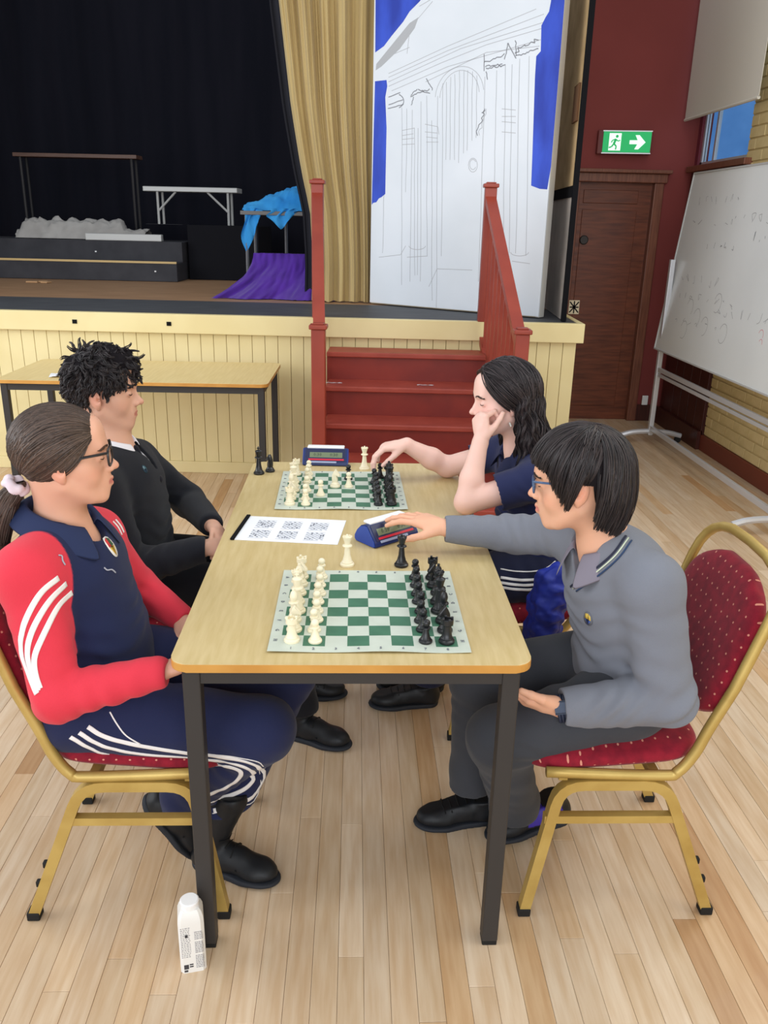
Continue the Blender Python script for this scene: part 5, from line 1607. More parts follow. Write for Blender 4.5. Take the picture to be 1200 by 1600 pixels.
# ------------------------------------------------------------------ person 1: red and navy jacket, left foreground
def person_one():
    pr = person('person with brown ponytail, glasses and red-sleeved navy jacket seated left foreground', (-.65, 1.74, 0))
    F = Frame((-.621, 1.72, 1.074), 14, -2, 0, .90)
    skin = (222, 168, 142)
    nck = A_(-.655, 1.735, .905); sn = A_(-.675, 1.590, .858); sf = A_(-.625, 1.868, .838)
    pel = A_(-.605, 1.74, .550); bel = A_(-.605, 1.74, .66); che = A_(-.635, 1.735, .79)
    en = A_(-.615, 1.512, .612); wn = A_(-.415, 1.540, .655); ef = A_(-.555, 1.965, .655); wf = A_(-.435, 1.895, .605)
    hn = A_(-.62, 1.620, .512); kn = A_(-.205, 1.612, .466); hf = A_(-.62, 1.835, .525); kf = A_(-.165, 1.875, .470)
    an = A_(-.415, 1.70, .215); af = A_(-.325, 1.705, .140)
    TR = yawR(-9)
    g = Prog(); head_ops(g, F, {'lips': 1.0, 'nose': .5, 'brow': .4})
    g.rc(F.w(-.030, 0, -.045), nck+A_(.012, 0, .0), .050, .052, .03); g.rc(nck, che, .055, .07, .04)
    torso(g, pel, bel, che, nck-A_(0, 0, .01), sn-A_(0, 0, .01), sf-A_(0, 0, .01), -.018, R=TR)
    for s_, e, w_, d, sd in ((sn, en, wn, (.90, .48, .10), -1), (sf, ef, wf, (.6, -.75, -.1), 1)):
        g.rc(s_, e, .040, .032, .02); g.rc(e, w_, .033, .022, .015)
        hand_ops(g, np.asarray(w_)+unit(d)*.012, d, (0, .25*-sd, 1), sd if False else (-1 if s_ is sf else 1)*1, .88, (.35, .4, .45, .5), .06, (.55, .8, .25))
    for h_, k_, a in ((hn, kn, an), (hf, kf, af)): g.rc(h_, k_, .070, .052, .03); g.rc(k_, a, .050, .034, .02)
    body = build('body', g, (-.82, 1.44, .10), (-.08, 2.04, 1.22), .0026, M_skin, pr, lambda V: head_color(F, V, skin, .3))
    brows(F, (84, 60, 46), pr, g=g); eyes(F, pr, (74, 84, 80)); glasses(F, pr, (26, 24, 26), .027, .020, .0029, .004, .108)
    # jacket
    j = Prog(); torso(j, pel+A_(0, 0, .01), bel, che, nck-A_(0, 0, .012), sn, sf, .014, R=TR)
    arm = Prog(); arm.rc(nck+A_(.0, -.055, -.012), sn+A_(0, .0, .004), .046, .060, .03); arm.rc(sn, en, .062, .050, .03); arm.rc(en, wn, .052, .036, .02)
    arf = Prog(); arf.rc(nck+A_(.005, .055, -.012), sf+A_(0, 0, .004), .044, .058, .03); arf.rc(sf, ef, .058, .048, .03); arf.rc(ef, wf, .050, .034, .02)
    tor = Prog(); tor.ops = list(j.ops)
    for a in (arm, arf):
        for op in a.ops: j.ops.append(op)
    j.sub(n_rc(nck+A_(.020, 0, .14), nck+A_(.055, -.004, .0), .060, .046), .006)
    j.sub(n_rc(nck+A_(.055, -.004, .01), nck+A_(.080, -.02, -.03), .034, .006), .004)
    j.cut(n_plane(wn+A_(.012, 0, 0), (1, 0, 0))) if False else None
    j.sub(n_el(wn+A_(.065, 0, 0), (.045, .06, .06)), .004); j.sub(n_el(wf+A_(.040, -.045, -.01), (.045, .045, .05)), .004)
    j.cut(n_plane((-.65, 1.74, .475), (.30, 0, -1)), .01)
    fl_ = folds([(en, (.3, 0, 1), .09, .040, .0046), (en+A_(.10, 0, .02), (1, 0, .6), .10, .034, .0042), (bel+A_(.05, 0, -.03), (.3, 0, 1), .13, .042, .0050), (ef, (.5, 0, 1), .07, .03, .004), (sn+A_(0, 0, -.09), (0, .3, 1), .07, .05, .003), (bel+A_(.08, .08, .0), (.7, 0, 1), .10, .035, .004)])
    j.disp = fl_
    red, navy = rgbl((218, 58, 74)), rgbl((30, 38, 72))
    def cf(V):
        d1 = np.minimum(arm(V), arf(V)); d2 = tor(V); low = np.clip((d2+.002-d1)/.003, 0, 1); z = V[:, 2]; y = V[:, 1]
        hi_n = np.clip((1.588+.32*(z-.79)-y)/.003, 0, 1); hi_f = np.clip((y-(1.852-.30*(z-.78)))/.003, 0, 1)
        t = np.where(z > .785, np.maximum(hi_n, hi_f), low)[:, None]
        
        return navy*(1-t)+red*t
    build('jacket', j, (-.84, 1.42, .44), (-.30, 2.06, 1.02), .0034, M_cloth, pr, cf)
    M_w = mat('white_tape', (236, 232, 230), .7)
    for path in ([(91, 903), (62, 928), (38, 975), (33, 1016), (45, 1055), (58, 1084)], [(103, 912), (76, 940), (51, 984), (43, 1022), (52, 1058), (60, 1080)], [(112, 926), (90, 948), (66, 996), (54, 1028), (57, 1056), (63, 1076)]):
        ribbon('sleeve_stripe', j, path, .0120, M_w, pr)
    for path in ([(176, 815), (184, 824), (190, 836)], [(180, 812), (188, 822), (193, 832)]): ribbon('sleeve_stripe', j, path, .006, M_w, pr)
    # collar and crest
    Xc = unit((.96, -.16, -.25)); Zc = unit((.22, 0, .97)); Yc = np.cross(Zc, Xc)
    collar('collar', F, (nck+A_(.006, 0, .022), Xc, Yc, Zc, .070, .072), .036, .040, mat('navy_collar', (32, 44, 80), .85), pr, gap=.40, drop=.034)
    crest(j, (173, 853), .030, .058, pr, [(236, 232, 226), (206, 60, 60), (60, 90, 60), (222, 180, 70)])
    for path in ([(162, 887), (167, 891), (174, 890), (180, 895)], [(91, 868), (96, 869), (97, 876), (101, 883)]): ribbon('small_mark', j, path, .0030, mat('grey_mark', (170, 172, 186), .7), pr, .0014)
    # trousers
    t = Prog(); t.el(pel+A_(0, 0, -.03), (.120, .165, .075), None, .04)
    for h_, k_, a in ((hn, kn, an), (hf, kf, af)): t.rc(h_, k_, .094, .074, .05); t.rc(k_, a, .072, .056, .03); t.rc(a, a+A_(0, 0, -.05), .054, .054, .02)
    t.cut(n_plane(an+unit(an-kn)*.03, an-kn)) if False else None
    t.cut(n_plane((-.7, 1.7, .455), (-.3, 0, -1)) if False else (lambda P: .175-P[:, 2]), .002)
    t.disp = folds([(kn+A_(-.06, 0, -.06), (.5, 0, 1), .10, .036, .0050), (kf+A_(-.05, 0, -.06), (.5, 0, 1), .09, .036, .005), (hn+A_(.12, 0, .04), (1, 0, -.6), .12, .05, .004), (an+A_(.03, 0, .04), (.6, 0, 1), .08, .03, .004)])
    build('tracksuit_trousers', t, (-.84, 1.50, .09), (-.05, 2.0, .66), .0036, M_cloth, pr, solid((34, 40, 74)))
    s_ = lambda L_: [(x/2.182, 1000+y/2.182) for x, y in L_]
    for path, w_ in (([(300, 295), (360, 330), (480, 360), (640, 385), (800, 405), (880, 430), (912, 465), (888, 520), (800, 560), (728, 582)], .0105), ([(270, 315), (350, 360), (480, 388), (640, 400), (780, 418), (850, 440), (868, 465), (830, 510), (720, 552)], .0105), ([(240, 330), (340, 382), (460, 405), (640, 416), (740, 424), (815, 442), (815, 470), (770, 502), (706, 528)], .0105),
                     ([(375, 245), (395, 280), (430, 325), (480, 355)], .003), ([(690, 385), (800, 398), (890, 418), (926, 462), (905, 520), (850, 556), (725, 592)], .0022)):
        ribbon('trouser_stripe' if w_ > .005 else 'white_piping', t, s_(path), w_, M_w, pr)
    for path in ([(276, 1290), (292, 1272)], [(282, 1300), (298, 1284)]): ribbon('trouser_stripe', t, path, .008, M_w, pr)
    shoe_parts(pr, (-.520, 1.70, .205), (-.405, 1.735, .0), (.55, 0, .30), boot=.085, name='boot', L=.235)
    shoe_parts(pr, (-.405, 1.715, .0), (-.195, 1.635, .0), (.25, 0, 1), boot=.135, name='boot', L=.235)
    # hair pulled back into a low ponytail
    hm = hair_mat('brown_hair', (100, 80, 69), (54, 42, 36))
    xh = lambda z, y: np.where(z > .075, .086, np.where(z > .02, .038+.048*(np.clip((z-.02)/.055, 0, 1))**.8, np.where(z > .027, .030, -.036)))
    zm = lambda x: np.where(x > -.036, .027, -.066+.02*np.clip((x+.09)/.06, 0, 1))
    cap = hair_cap(pr, F, xh, zm, hm)
    r = np.random.default_rng(5); N = 4600
    T = np.array([-.104, 0, -.050]); T = (T-HC)/HR
    A0 = []
    while len(A0) < N:
        u = r.random()
        if u < .5:   # forehead / temple line
            y = r.uniform(-.062, .062); z = .084-.55*abs(y)**1.5*4.5; x = .085-abs(y)*.55
            p = np.array([x, y, z])+r.normal(0, .0025, 3)
        elif u < .75:
            s_ = r.choice([-1, 1]); z = r.uniform(.030, .066); p = np.array([.024+.45*max(0, z)+r.uniform(-.003, .003), s_*.076, z])
        else:
            s_ = r.choice([-1, 1]); t_ = r.random(); p = np.array([-.040-.040*t_, s_*.070*(1-t_*.5), .006-.072*t_**.8])
        A0.append((p-HC)/HR)
    tt = np.linspace(0, 1, 14); A0 = np.array(A0); A0 /= np.linalg.norm(A0, axis=1, keepdims=True); Tn = T/np.linalg.norm(T)+r.normal(0, .04, (N, 3))
    inter = r.random(N) < .30; ya = r.uniform(-.95, .95, N); xa = r.uniform(-.6, .62, N)
    A0[inter] = np.stack([xa, ya, np.sqrt(np.maximum(.05, 1-np.minimum(.95, xa**2+ya**2)))], -1)[inter]; A0 /= np.linalg.norm(A0, axis=1, keepdims=True)
    top_ = np.clip((A0[:, 2]-.15)/.4, 0, 1)[:, None]; Vv = np.stack([np.full(N, -.25), A0[:, 1]*1.25, np.full(N, 1.0)], -1); Vv = Vv*top_+(A0+Tn)*(1-top_); Vv /= np.linalg.norm(Vv, axis=1, keepdims=True)
    q_ = tt[None, :, None]; D = A0[:, None]*(1-q_)**2+2*q_*(1-q_)*Vv[:, None]+q_**2*Tn[:, None]
    D /= np.linalg.norm(D, axis=2, keepdims=True)
    rad = 1.0+r.uniform(.0, .055, (N, 1, 1))*np.sin(PI*tt)[None, :, None]**.5; W_ = F.W(HC+D*HR*rad)
    # tail
    n2 = 1000; base = F.w(-.112, 0, -.052); tail = catmull([base, base+A_(-.022, .0, -.030), base+A_(-.050, -.008, -.085), base+A_(-.062, -.012, -.15), base+A_(-.060, -.012, -.215)], 4)
    K = len(tail); off = r.normal(0, 1, (n2, 2)); off /= np.maximum(1, np.linalg.norm(off, axis=1, keepdims=True)/1.3)
    prof = .010+.016*np.sin(np.linspace(0, PI, K))**.7
    Pt = tail[None]+off[:, 0, None, None]*prof[None, :, None]*A_(1, 0, .2)+off[:, 1, None, None]*prof[None, :, None]*A_(0, 1, 0)+.002*np.sin(np.linspace(0, 9, K))[None, :, None]*r.normal(0, 1, (n2, 1, 3))
    strands('hair_strands', [(W_, r.uniform(.0008, .0018, N), .0008, 4), (Pt, r.uniform(.0009, .0018, n2), .0005, 4)], hm, pr)
    V, Q = [], []
    sc_ = Prog(); ax = unit((-.55, 0, -.75)); u = unit(np.cross(ax, (0, 1, 0))); v = np.cross(ax, u); b0 = base+ax*.006
    for i in range(14):
        a = i*2*PI/14; sc_.el(b0+(u*math.cos(a)+v*math.sin(a))*.019+ax*.004*math.sin(i*2.4), (.0105, .0100, .0100), None, .005)
    sc_.disp = lambda P: .0014*nz3(P, 190, 1)
    build('scrunchie', sc_, b0-.05, b0+.05, .0022, mat('lilac_white_scrunchie', (226, 208, 216), .85), pr)
    return pr

def crest(prog, px, w_, h_, parent, cols):
    P, ok = cast(prog, [px]); P, N = project(prog, P, .001)
    n = N[0]; Zu = unit(A_(0, 0, 1)-n*n[2]); X = np.cross(Zu, n); c = P[0]
    def patch(poly, lift, m, nm, par):
        V = np.array([c+X*a*w_+Zu*b*h_ for a, b in poly]+[c]); V, NN = project(prog, V, lift, 6)
        k = len(poly); o = fast_mesh(nm, V, np.array([(i, (i+1) % k, k) for i in range(k)]), m, par)
        sm = o.modifiers.new('t', 'SOLIDIFY'); sm.thickness = .0008; sm.offset = 0; return o
    ci = lambda r, n=16, ox=0, oy=0: [(ox+r*math.cos(i*2*PI/n)*.5, oy+r*math.sin(i*2*PI/n)*.5) for i in range(n)]
    o = patch(ci(1), .0012, mat('crest_ground', cols[0], .8), 'crest', parent)
    inv = Matrix.Identity(4)
    for k, (poly, cc) in enumerate((([(-.3, .3), (.0, .38), (.0, 0), (-.34, -.02)], cols[1]), ([(.02, .38), (.3, .28), (.34, -.02), (.02, 0)], cols[2]), ([(-.32, -.05), (.32, -.05), (0, -.42)], cols[3]))):
        q = patch(poly, .0022, mat('crest_colour', cc, .8), 'crest_field', o); q.matrix_parent_inverse = inv
    return o

# ------------------------------------------------------------------ person 2: curly hair, black jumper, left background
def person_two():
    pr = person('person with short curly dark hair, white collar and black jumper seated far left', (-.66, 2.36, 0))
    F = Frame((-.720, 2.35, 1.092), 8, 2, 0, .92)
    skin = (214, 166, 142)
    nck = A_(-.715, 2.355, .935); sn = A_(-.705, 2.190, .852); sf = A_(-.680, 2.508, .845)
    pel = A_(-.670, 2.36, .555); bel = A_(-.672, 2.36, .68); che = A_(-.682, 2.355, .80)
    en = A_(-.615, 2.120, .640); wn = A_(-.440, 2.190, .672); ef = A_(-.540, 2.570, .690); wf = A_(-.430, 2.330, .700)
    hn = A_(-.64, 2.26, .525); kn = A_(-.22, 2.25, .51); hf = A_(-.64, 2.46, .525); kf = A_(-.23, 2.47, .51)
    an = A_(-.165, 2.255, .12); af = A_(-.20, 2.50, .12); TR = yawR(-5)
    g = Prog(); head_ops(g, F, {'nose': .75, 'chin': 1.05, 'lips': .75})
    g.rc(F.w(-.030, 0, -.045), nck+A_(.006, 0, 0), .050, .050, .03); g.rc(nck, che, .058, .07, .04)
    torso(g, pel, bel, che, nck-A_(0, 0, .01), sn-A_(0, 0, .01), sf-A_(0, 0, .01), -.018, R=TR)
    for s_, e, w_ in ((sn, en, wn), (sf, ef, wf)): g.rc(s_, e, .042, .035, .02); g.rc(e, w_, .035, .024, .015)
    hand_ops(g, wn+A_(.012, .006, .002), (.95, .25, .0), (-.1, -.45, .9), 1, .95, (.45, .5, .55, .6), .05, (.45, .8, .3))
    hand_ops(g, wf+A_(.008, -.012, 0), (.45, -.9, -.05), (.3, .2, .9), -1, .95, (.35, .4, .45, .5), .06, (.5, .8, .3)) if False else hand_ops(g, wf+A_(.008, -.012, 0), (.45, -.88, -.10), (.5, .3, .8), 1, .95, (.35, .4, .45, .5), .06, (.5, .8, .3))
    for h_, k_, a in ((hn, kn, an), (hf, kf, af)): g.rc(h_, k_, .072, .055, .03); g.rc(k_, a, .052, .036, .02)
    build('body', g, (-.86, 2.04, .08), (-.10, 2.66, 1.25), .0030, M_skin, pr, lambda V: head_color(F, V, skin, .2, (180, 108, 98)))
    brows(F, (34, 26, 24), pr, .0015, g=g); eyes(F, pr)
    sh = Prog(); torso(sh, pel, bel, che, nck-A_(0, 0, .005), sn-A_(0, 0, .008), sf-A_(0, 0, .008), .003, R=TR); sh.sub(n_rc(nck+A_(.01, 0, .12), nck+A_(.03, 0, .01), .058, .052), .004)
    sh.cut(lambda P: .72-P[:, 2])
    build('shirt', sh, (-.84, 2.16, .70), (-.5, 2.56, 1.02), .004, M_cloth, pr, solid((214, 214, 222)))
    j = Prog(); torso(j, pel, bel, che, nck-A_(0, 0, .014), sn, sf, .014, R=TR)
    j.rc(sn, en, .062, .052, .03); j.rc(en, wn, .054, .040, .02); j.rc(sf, ef, .060, .050, .03); j.rc(ef, wf, .052, .038, .02)
    j.sub(n_rc(nck+A_(.012, 0, .14), nck+A_(.035, 0, .012), .060, .050), .006); j.sub(n_rc(nck+A_(.050, 0, .0), che+A_(.095, 0, .065), .030, .004), .004)
    j.sub(n_el(wn+A_(.052, .012, 0), (.040, .06, .06)), .004); j.sub(n_el(wf+A_(.026, -.052, 0), (.06, .040, .06)), .004)
    j.cut(n_plane((-.65, 2.3, .475), (.3, 0, -1)), .01)
    j.disp = folds([(en, (.3, 0, 1), .10, .036, .0055), (en+A_(.1, 0, 0), (1, 0, .4), .09, .032, .004), (bel+A_(.06, 0, 0), (.3, 0, 1), .14, .045, .005), (ef, (.5, 0, 1), .09, .034, .005), (sf+A_(.04, 0, -.06), (.5, 0, 1), .08, .04, .004)])
    build('jumper', j, (-.86, 2.02, .45), (-.36, 2.68, 1.04), .0038, M_knit, pr, solid((27, 29, 36)))
    Xc = unit((.97, -.05, -.2)); Zc = unit((.15, 0, .98)); Yc = np.cross(Zc, Xc)
    collar('collar', F, (nck+A_(.008, 0, .008), Xc, Yc, Zc, .060, .060), .030, .016, mat('white_collar', (226, 224, 230), .8), pr, gap=.34, drop=.034)
    ti = Prog(); ti.rc(nck+A_(.072, 0, -.012), nck+A_(.082, 0, -.030), .012, .009, .004); ti.rc(nck+A_(.082, 0, -.030), che+A_(.10, 0, .03), .008, .014, .004)
    build('tie', ti, nck-A_(.1, .1, .2), nck+A_(.15, .1, .1), .0028, M_cloth, pr, solid((24, 24, 34)))
    crest(j, (226, 733), .016, .026, pr, [(40, 66, 76), (120, 140, 150), (60, 100, 110), (40, 60, 90)])
    t = Prog(); t.el(pel+A_(0, 0, -.03), (.12, .165, .075), None, .04)
    for h_, k_, a in ((hn, kn, an), (hf, kf, af)): t.rc(h_, k_, .092, .072, .05); t.rc(k_, a, .070, .055, .03); t.rc(a, a+A_(0, 0, -.05), .055, .055, .02)
    t.cut(lambda P: .105-P[:, 2]); t.disp = folds([(kn, (.5, 0, 1), .1, .04, .004)])
    build('trousers', t, (-.84, 2.1, .09), (-.06, 2.62, .66), .0045, M_cloth, pr, solid((26, 27, 33)))
    shoe_parts(pr, (-.225, 2.285, 0), (-.040, 2.205, 0), (0, 0, 1), boot=.02, L=.235)
    shoe_parts(pr, (-.27, 2.50, 0), (-.05, 2.50, 0), (0, 0, 1), L=.25)
    hm = hair_mat('dark_curly_hair', (58, 50, 51), (26, 23, 26), .42)
    xh = lambda z, y: np.where(z > .070, .090, np.where(z > .03, .050+.040*np.clip((z-.03)/.04, 0, 1), np.where(z > -.012, .016+.030*np.clip((z+.012)/.042, 0, 1), -.028)))
    zm = lambda x: np.where(x > -.034, .018, -.085)
    def ex(g):
        for (c, r_) in (((.028, .0, .108), (.060, .062, .034)), ((-.03, 0, .088), (.072, .068, .036)), ((.066, 0, .088), (.034, .055, .026))): g.el(F.w(*c), A_(*r_)*F.s, F.R, .02)
        g.disp = lambda P: .0035*nz3(P, 85, 2)+.002*nz3(P, 170, 5)
    hair_cap(pr, F, lambda z, y: np.where(z > .066, .104, xh(z, y)), zm, hm, -.009, extra=ex)
    r = np.random.default_rng(8); Pt = []; K = 18
    while len(Pt) < 900:
        d = unit(r.normal(0, 1, 3)); p = HC+d*HR*.955
        if p[0] > xh(np.array([p[2]]), 0)[0]+.010 and p[2] < .082: continue
        if p[2] < (.018 if p[0] > -.036 else -.080): continue
        topf = float(np.clip((p[2]-.035)/.06, 0, 1)*np.clip((p[0]+.10)/.10, 0, 1)); side = 1-topf
        p = p+d*(.001+.016*topf*r.random()); Lc = r.uniform(.026, .040)+.020*topf; rc_ = r.uniform(.0018, .0040)+.0060*topf*r.random()
        down = np.array([-.15, 0, -1.0])*side+np.array([.9, r.normal(0, .5), .15])*topf
        tdir = unit(down-d*(down@d)*.85+r.normal(0, .35, 3)*.6+d*.05*topf); u = unit(np.cross(tdir, d)); v = np.cross(tdir, u)
        tt = np.linspace(0, 1, K); ph_ = r.uniform(0, 6); turns = r.uniform(.7, 1.3)
        q = p+tdir*Lc*tt[:, None]+rc_*(np.cos(ph_+tt*2*PI*turns)[:, None]*u+np.sin(ph_+tt*2*PI*turns)[:, None]*v)*(.5+.7*tt[:, None])
        w_ = (q-HC)/(HR*.945); ln = np.linalg.norm(w_, axis=1); q = HC+(q-HC)*np.maximum(1, 1/ln)[:, None]
        Pt.append(F.W(q))
    Pt = clump(Pt, 10, .0042, 3, .45)
    strands('hair_curls', [(Pt, r.uniform(.0008, .0017, len(Pt)), .0006, 4)], hm, pr)
    return pr

# ------------------------------------------------------------------ person 3: long wavy hair, navy polo, right background
def person_three():
    pr = person('person with long wavy dark hair in navy polo, cheek on fist, reaching for a pawn', (.60, 2.46, 0))
    F = Frame((.453, 2.45, 1.067), 188, 7, 0, .90)
    skin = (234, 192, 178)
    nck = A_(.525, 2.455, .905); sn = A_(.560, 2.300, .862); sf = A_(.505, 2.605, .862)
    pel = A_(.585, 2.46, .555); bel = A_(.575, 2.46, .67); che = A_(.560, 2.455, .79)
    en = A_(.335, 2.305, .785); wn = A_(.372, 2.352, .955); ef = A_(.318, 2.690, .782); wf = A_(.178, 2.665, .862)
    hn = A_(.58, 2.36, .53); kn = A_(.24, 2.34, .51); hf = A_(.58, 2.56, .53); kf = A_(.26, 2.57, .51); an = A_(.26, 2.43, .12); af = A_(.25, 2.58, .12); TR = yawR(12)
    g = Prog(); head_ops(g, F, {'lips': .95, 'chin': .95, 'nose': .8, 'brow': .3})
    g.rc(F.w(-.030, 0, -.045), nck, .046, .048, .03); g.rc(nck, che, .052, .07, .04)
    torso(g, pel, bel, che, nck-A_(0, 0, .01), sn-A_(0, 0, .01), sf-A_(0, 0, .01), -.020, R=TR)
    g.rc(sn, en, .042, .036, .02); g.poly([en, en*.6+wn*.4, wn], [.034, .035, .0235], .012)
    g.rc(sf, ef, .042, .036, .02); g.poly([ef, ef*.6+wf*.4, wf], [.034, .036, .0235], .012)
    # fist at the cheek
    hand_ops(g, wn+A_(.003, .006, .010), (-.05, .30, .95), (-.80, -.50, .05), -1, .88, (1.15, 1.2, 1.2, 1.15), .02, (.5, .75, .65))
    # reaching hand, fingers down on the pawn
    hand_ops(g, wf+A_(-.012, -.002, .004), (-.80, -.02, -.10), (-.16, 0, 1), 1, .90, ((.62, .55, .30), (.70, .50, .28), (.72, .48, .3), (.70, .5, .3)), .05, (.45, .95, .75))
    for h_, k_, a in ((hn, kn, an), (hf, kf, af)): g.rc(h_, k_, .072, .052, .03); g.rc(k_, a, .050, .034, .02)
    build('body', g, (.02, 2.24, .08), (.86, 2.76, 1.22), .0026, M_skin, pr, lambda V: head_color(F, V, skin, .75, (196, 112, 112)))
    brows(F, (62, 46, 42), pr, .0010, g=g); eyes(F, pr)
    j = Prog(); torso(j, pel, bel, che, nck-A_(0, 0, .016), sn, sf, .012, R=TR)
    mn_, mf_ = sn*.45+en*.55, sf*.45+ef*.55
    j.rc(sn, mn_, .060, .056, .03); j.rc(sf, mf_, .058, .054, .03)
    j.sub(n_el(mn_+unit(en-sn)*.040, (.062, .062, .062)), .003); j.sub(n_el(mf_+unit(ef-sf)*.040, (.060, .060, .060)), .003)
    j.sub(n_rc(nck+A_(-.012, 0, .13), nck+A_(-.04, 0, .005), .056, .048), .006); j.sub(n_rc(nck+A_(-.05, 0, .0), che+A_(-.095, 0, .07), .028, .004), .004)
    j.cut(n_plane((.65, 2.4, .475), (-.3, 0, -1)), .01)
    j.disp = folds([(sn, (.5, 0, 1), .08, .035, .004), (bel+A_(-.05, -.06, 0), (.3, 0, 1), .15, .045, .006), (che+A_(-.06, -.06, -.04), (.6, 0, 1), .1, .04, .004)])
    build('polo_shirt', j, (.38, 2.20, .45), (.86, 2.74, 1.02), .0036, M_cloth, pr, solid((34, 40, 76)))
    Xc = unit((-.95, -.1, -.25)); Zc = unit((-.25, 0, .96)); Yc = np.cross(Zc, Xc)
    collar('collar', F, (nck+A_(-.004, 0, -.012), Xc, Yc, Zc, .060, .060), .030, .022, mat('navy_polo_collar', (30, 36, 68), .85), pr, gap=.42, drop=.02)
    t = Prog(); t.el(pel+A_(0, 0, -.03), (.12, .165, .075), None, .04)
    for h_, k_, a in ((hn, kn, an), (hf, kf, af)): t.rc(h_, k_, .092, .070, .05); t.rc(k_, a, .068, .052, .03); t.rc(a, a+A_(0, 0, -.05), .052, .052, .02)
    t.cut(lambda P: .105-P[:, 2]); t.disp = folds([(hn+A_(-.1, 0, 0), (1, 0, .6), .15, .05, .004)])
    build('tracksuit_trousers', t, (.12, 2.2, .09), (.86, 2.72, .66), .0045, M_cloth, pr, solid((28, 32, 56)))
    M_w = mat('white_side_stripe', (232, 230, 230), .7)
    for dy, w_ in ((0, .0035), (13, .008), (21, .008), (28, .008)):
        ribbon('trouser_stripe', t, [(782, 889+dy), (810, 893+dy), (840, 892+dy), (858, 885+dy*.95), (872, 872+dy*.9)], w_, M_w, pr)
    shoe_parts(pr, (.300, 2.455, 0), (.065, 2.440, 0), (0, 0, 1), L=.235); shoe_parts(pr, (.33, 2.545, 0), (.12, 2.56, 0), (0, 0, 1), L=.235)
    hm = hair_mat('dark_wavy_hair', (76, 65, 66), (32, 27, 30), .38)
    xh = lambda z, y: np.where(z > .070, .058+.02*np.clip((.03-y)/.03, 0, 1), -.016+.066*np.clip((z+.01)/.085, 0, 1)**1.6)
    hair_cap(pr, F, xh, lambda x: np.where(x > -.06, -.075, -.10), hm, .001)
    r = np.random.default_rng(4); N = 330; Pt = []; K = 28
    for i in range(N):
        xs = r.uniform(-.075, .066); q = r.choice([-1, 1]) if i > 200 else (1 if r.random() < .8 else -1)
        # start on the parting, end round the side / back
        st_ = (np.array([xs, .004*q, .034+.095*math.sqrt(max(0, 1-((xs+.012)/.106)**2))])-HC)/HR
        az = r.uniform(0, 1); fr = np.clip((xs+.075)/.157, 0, 1)
        ex_ = -.014-.078*az**.9 if fr > .4 else -.03-.075*az; ey = .082*math.sqrt(max(.05, 1-((ex_+.012)/.118)**2))
        en_ = (np.array([ex_, ey*q, r.uniform(-.05, .03)])-HC)/HR
        tt = np.linspace(0, 1, 12); D = slerp(st_[None], en_[None], tt)[0]; D /= np.linalg.norm(D, axis=1, keepdims=True)
        lay = r.uniform(1.0, 1.20); P1 = HC+D*HR*(1+(lay-1)*np.sin(np.linspace(.3, PI/2, 12))[:, None])
        Ln = r.uniform(.12, .25)*(1-.25*max(0, ex_)/.03); W1 = F.W(P1); last = W1[-1]
        out = unit(A_(.45, 0, 0)+F.R[1]*q*.35); k2 = np.linspace(0, 1, K-12+1)[1:]
        ph_ = r.uniform(0, .9)+3.2*xs*10; amp = r.uniform(.004, .0075)
        W2 = last+A_(0, 0, -1)*Ln*k2[:, None]+out*(.055*k2**1.0)[:, None]*r.uniform(.1, 1.4)+amp*np.sin(k2*2*PI*Ln/.075+ph_)[:, None]*unit(A_(1, q*.3, 0))+amp*.7*np.cos(k2*2*PI*Ln/.075+ph_)[:, None]*A_(0, 1, 0)
        Pt.append(np.concatenate([W1, W2]))
    Pt = clump(Pt, 13, .0048, 5, .5); strands('hair_strands', [(Pt, r.uniform(.0008, .0018, len(Pt)), .0006, 3)], hm, pr)
    bm = bmesh.new(); tube(bm, [tuple(F.w(.072, .020, .100)), tuple(F.w(.052, .034, .112)), tuple(F.w(.034, .042, .117))], .0022, 6)
    child(bm_obj('hair_clip', bm, mat('pale_hair_clip', (190, 190, 176), .35, metal=.4)), pr)
    # earring-like pale beads at the jaw are left to the real earrings
    bm = bmesh.new(); tube(bm, [tuple(F.w(.010, .080, -.060)), tuple(F.w(.006, .082, -.074))], .0028, 6); child(bm_obj('earring', bm, mat('pearl_earring', (225, 220, 212), .3)), pr)
    return pr

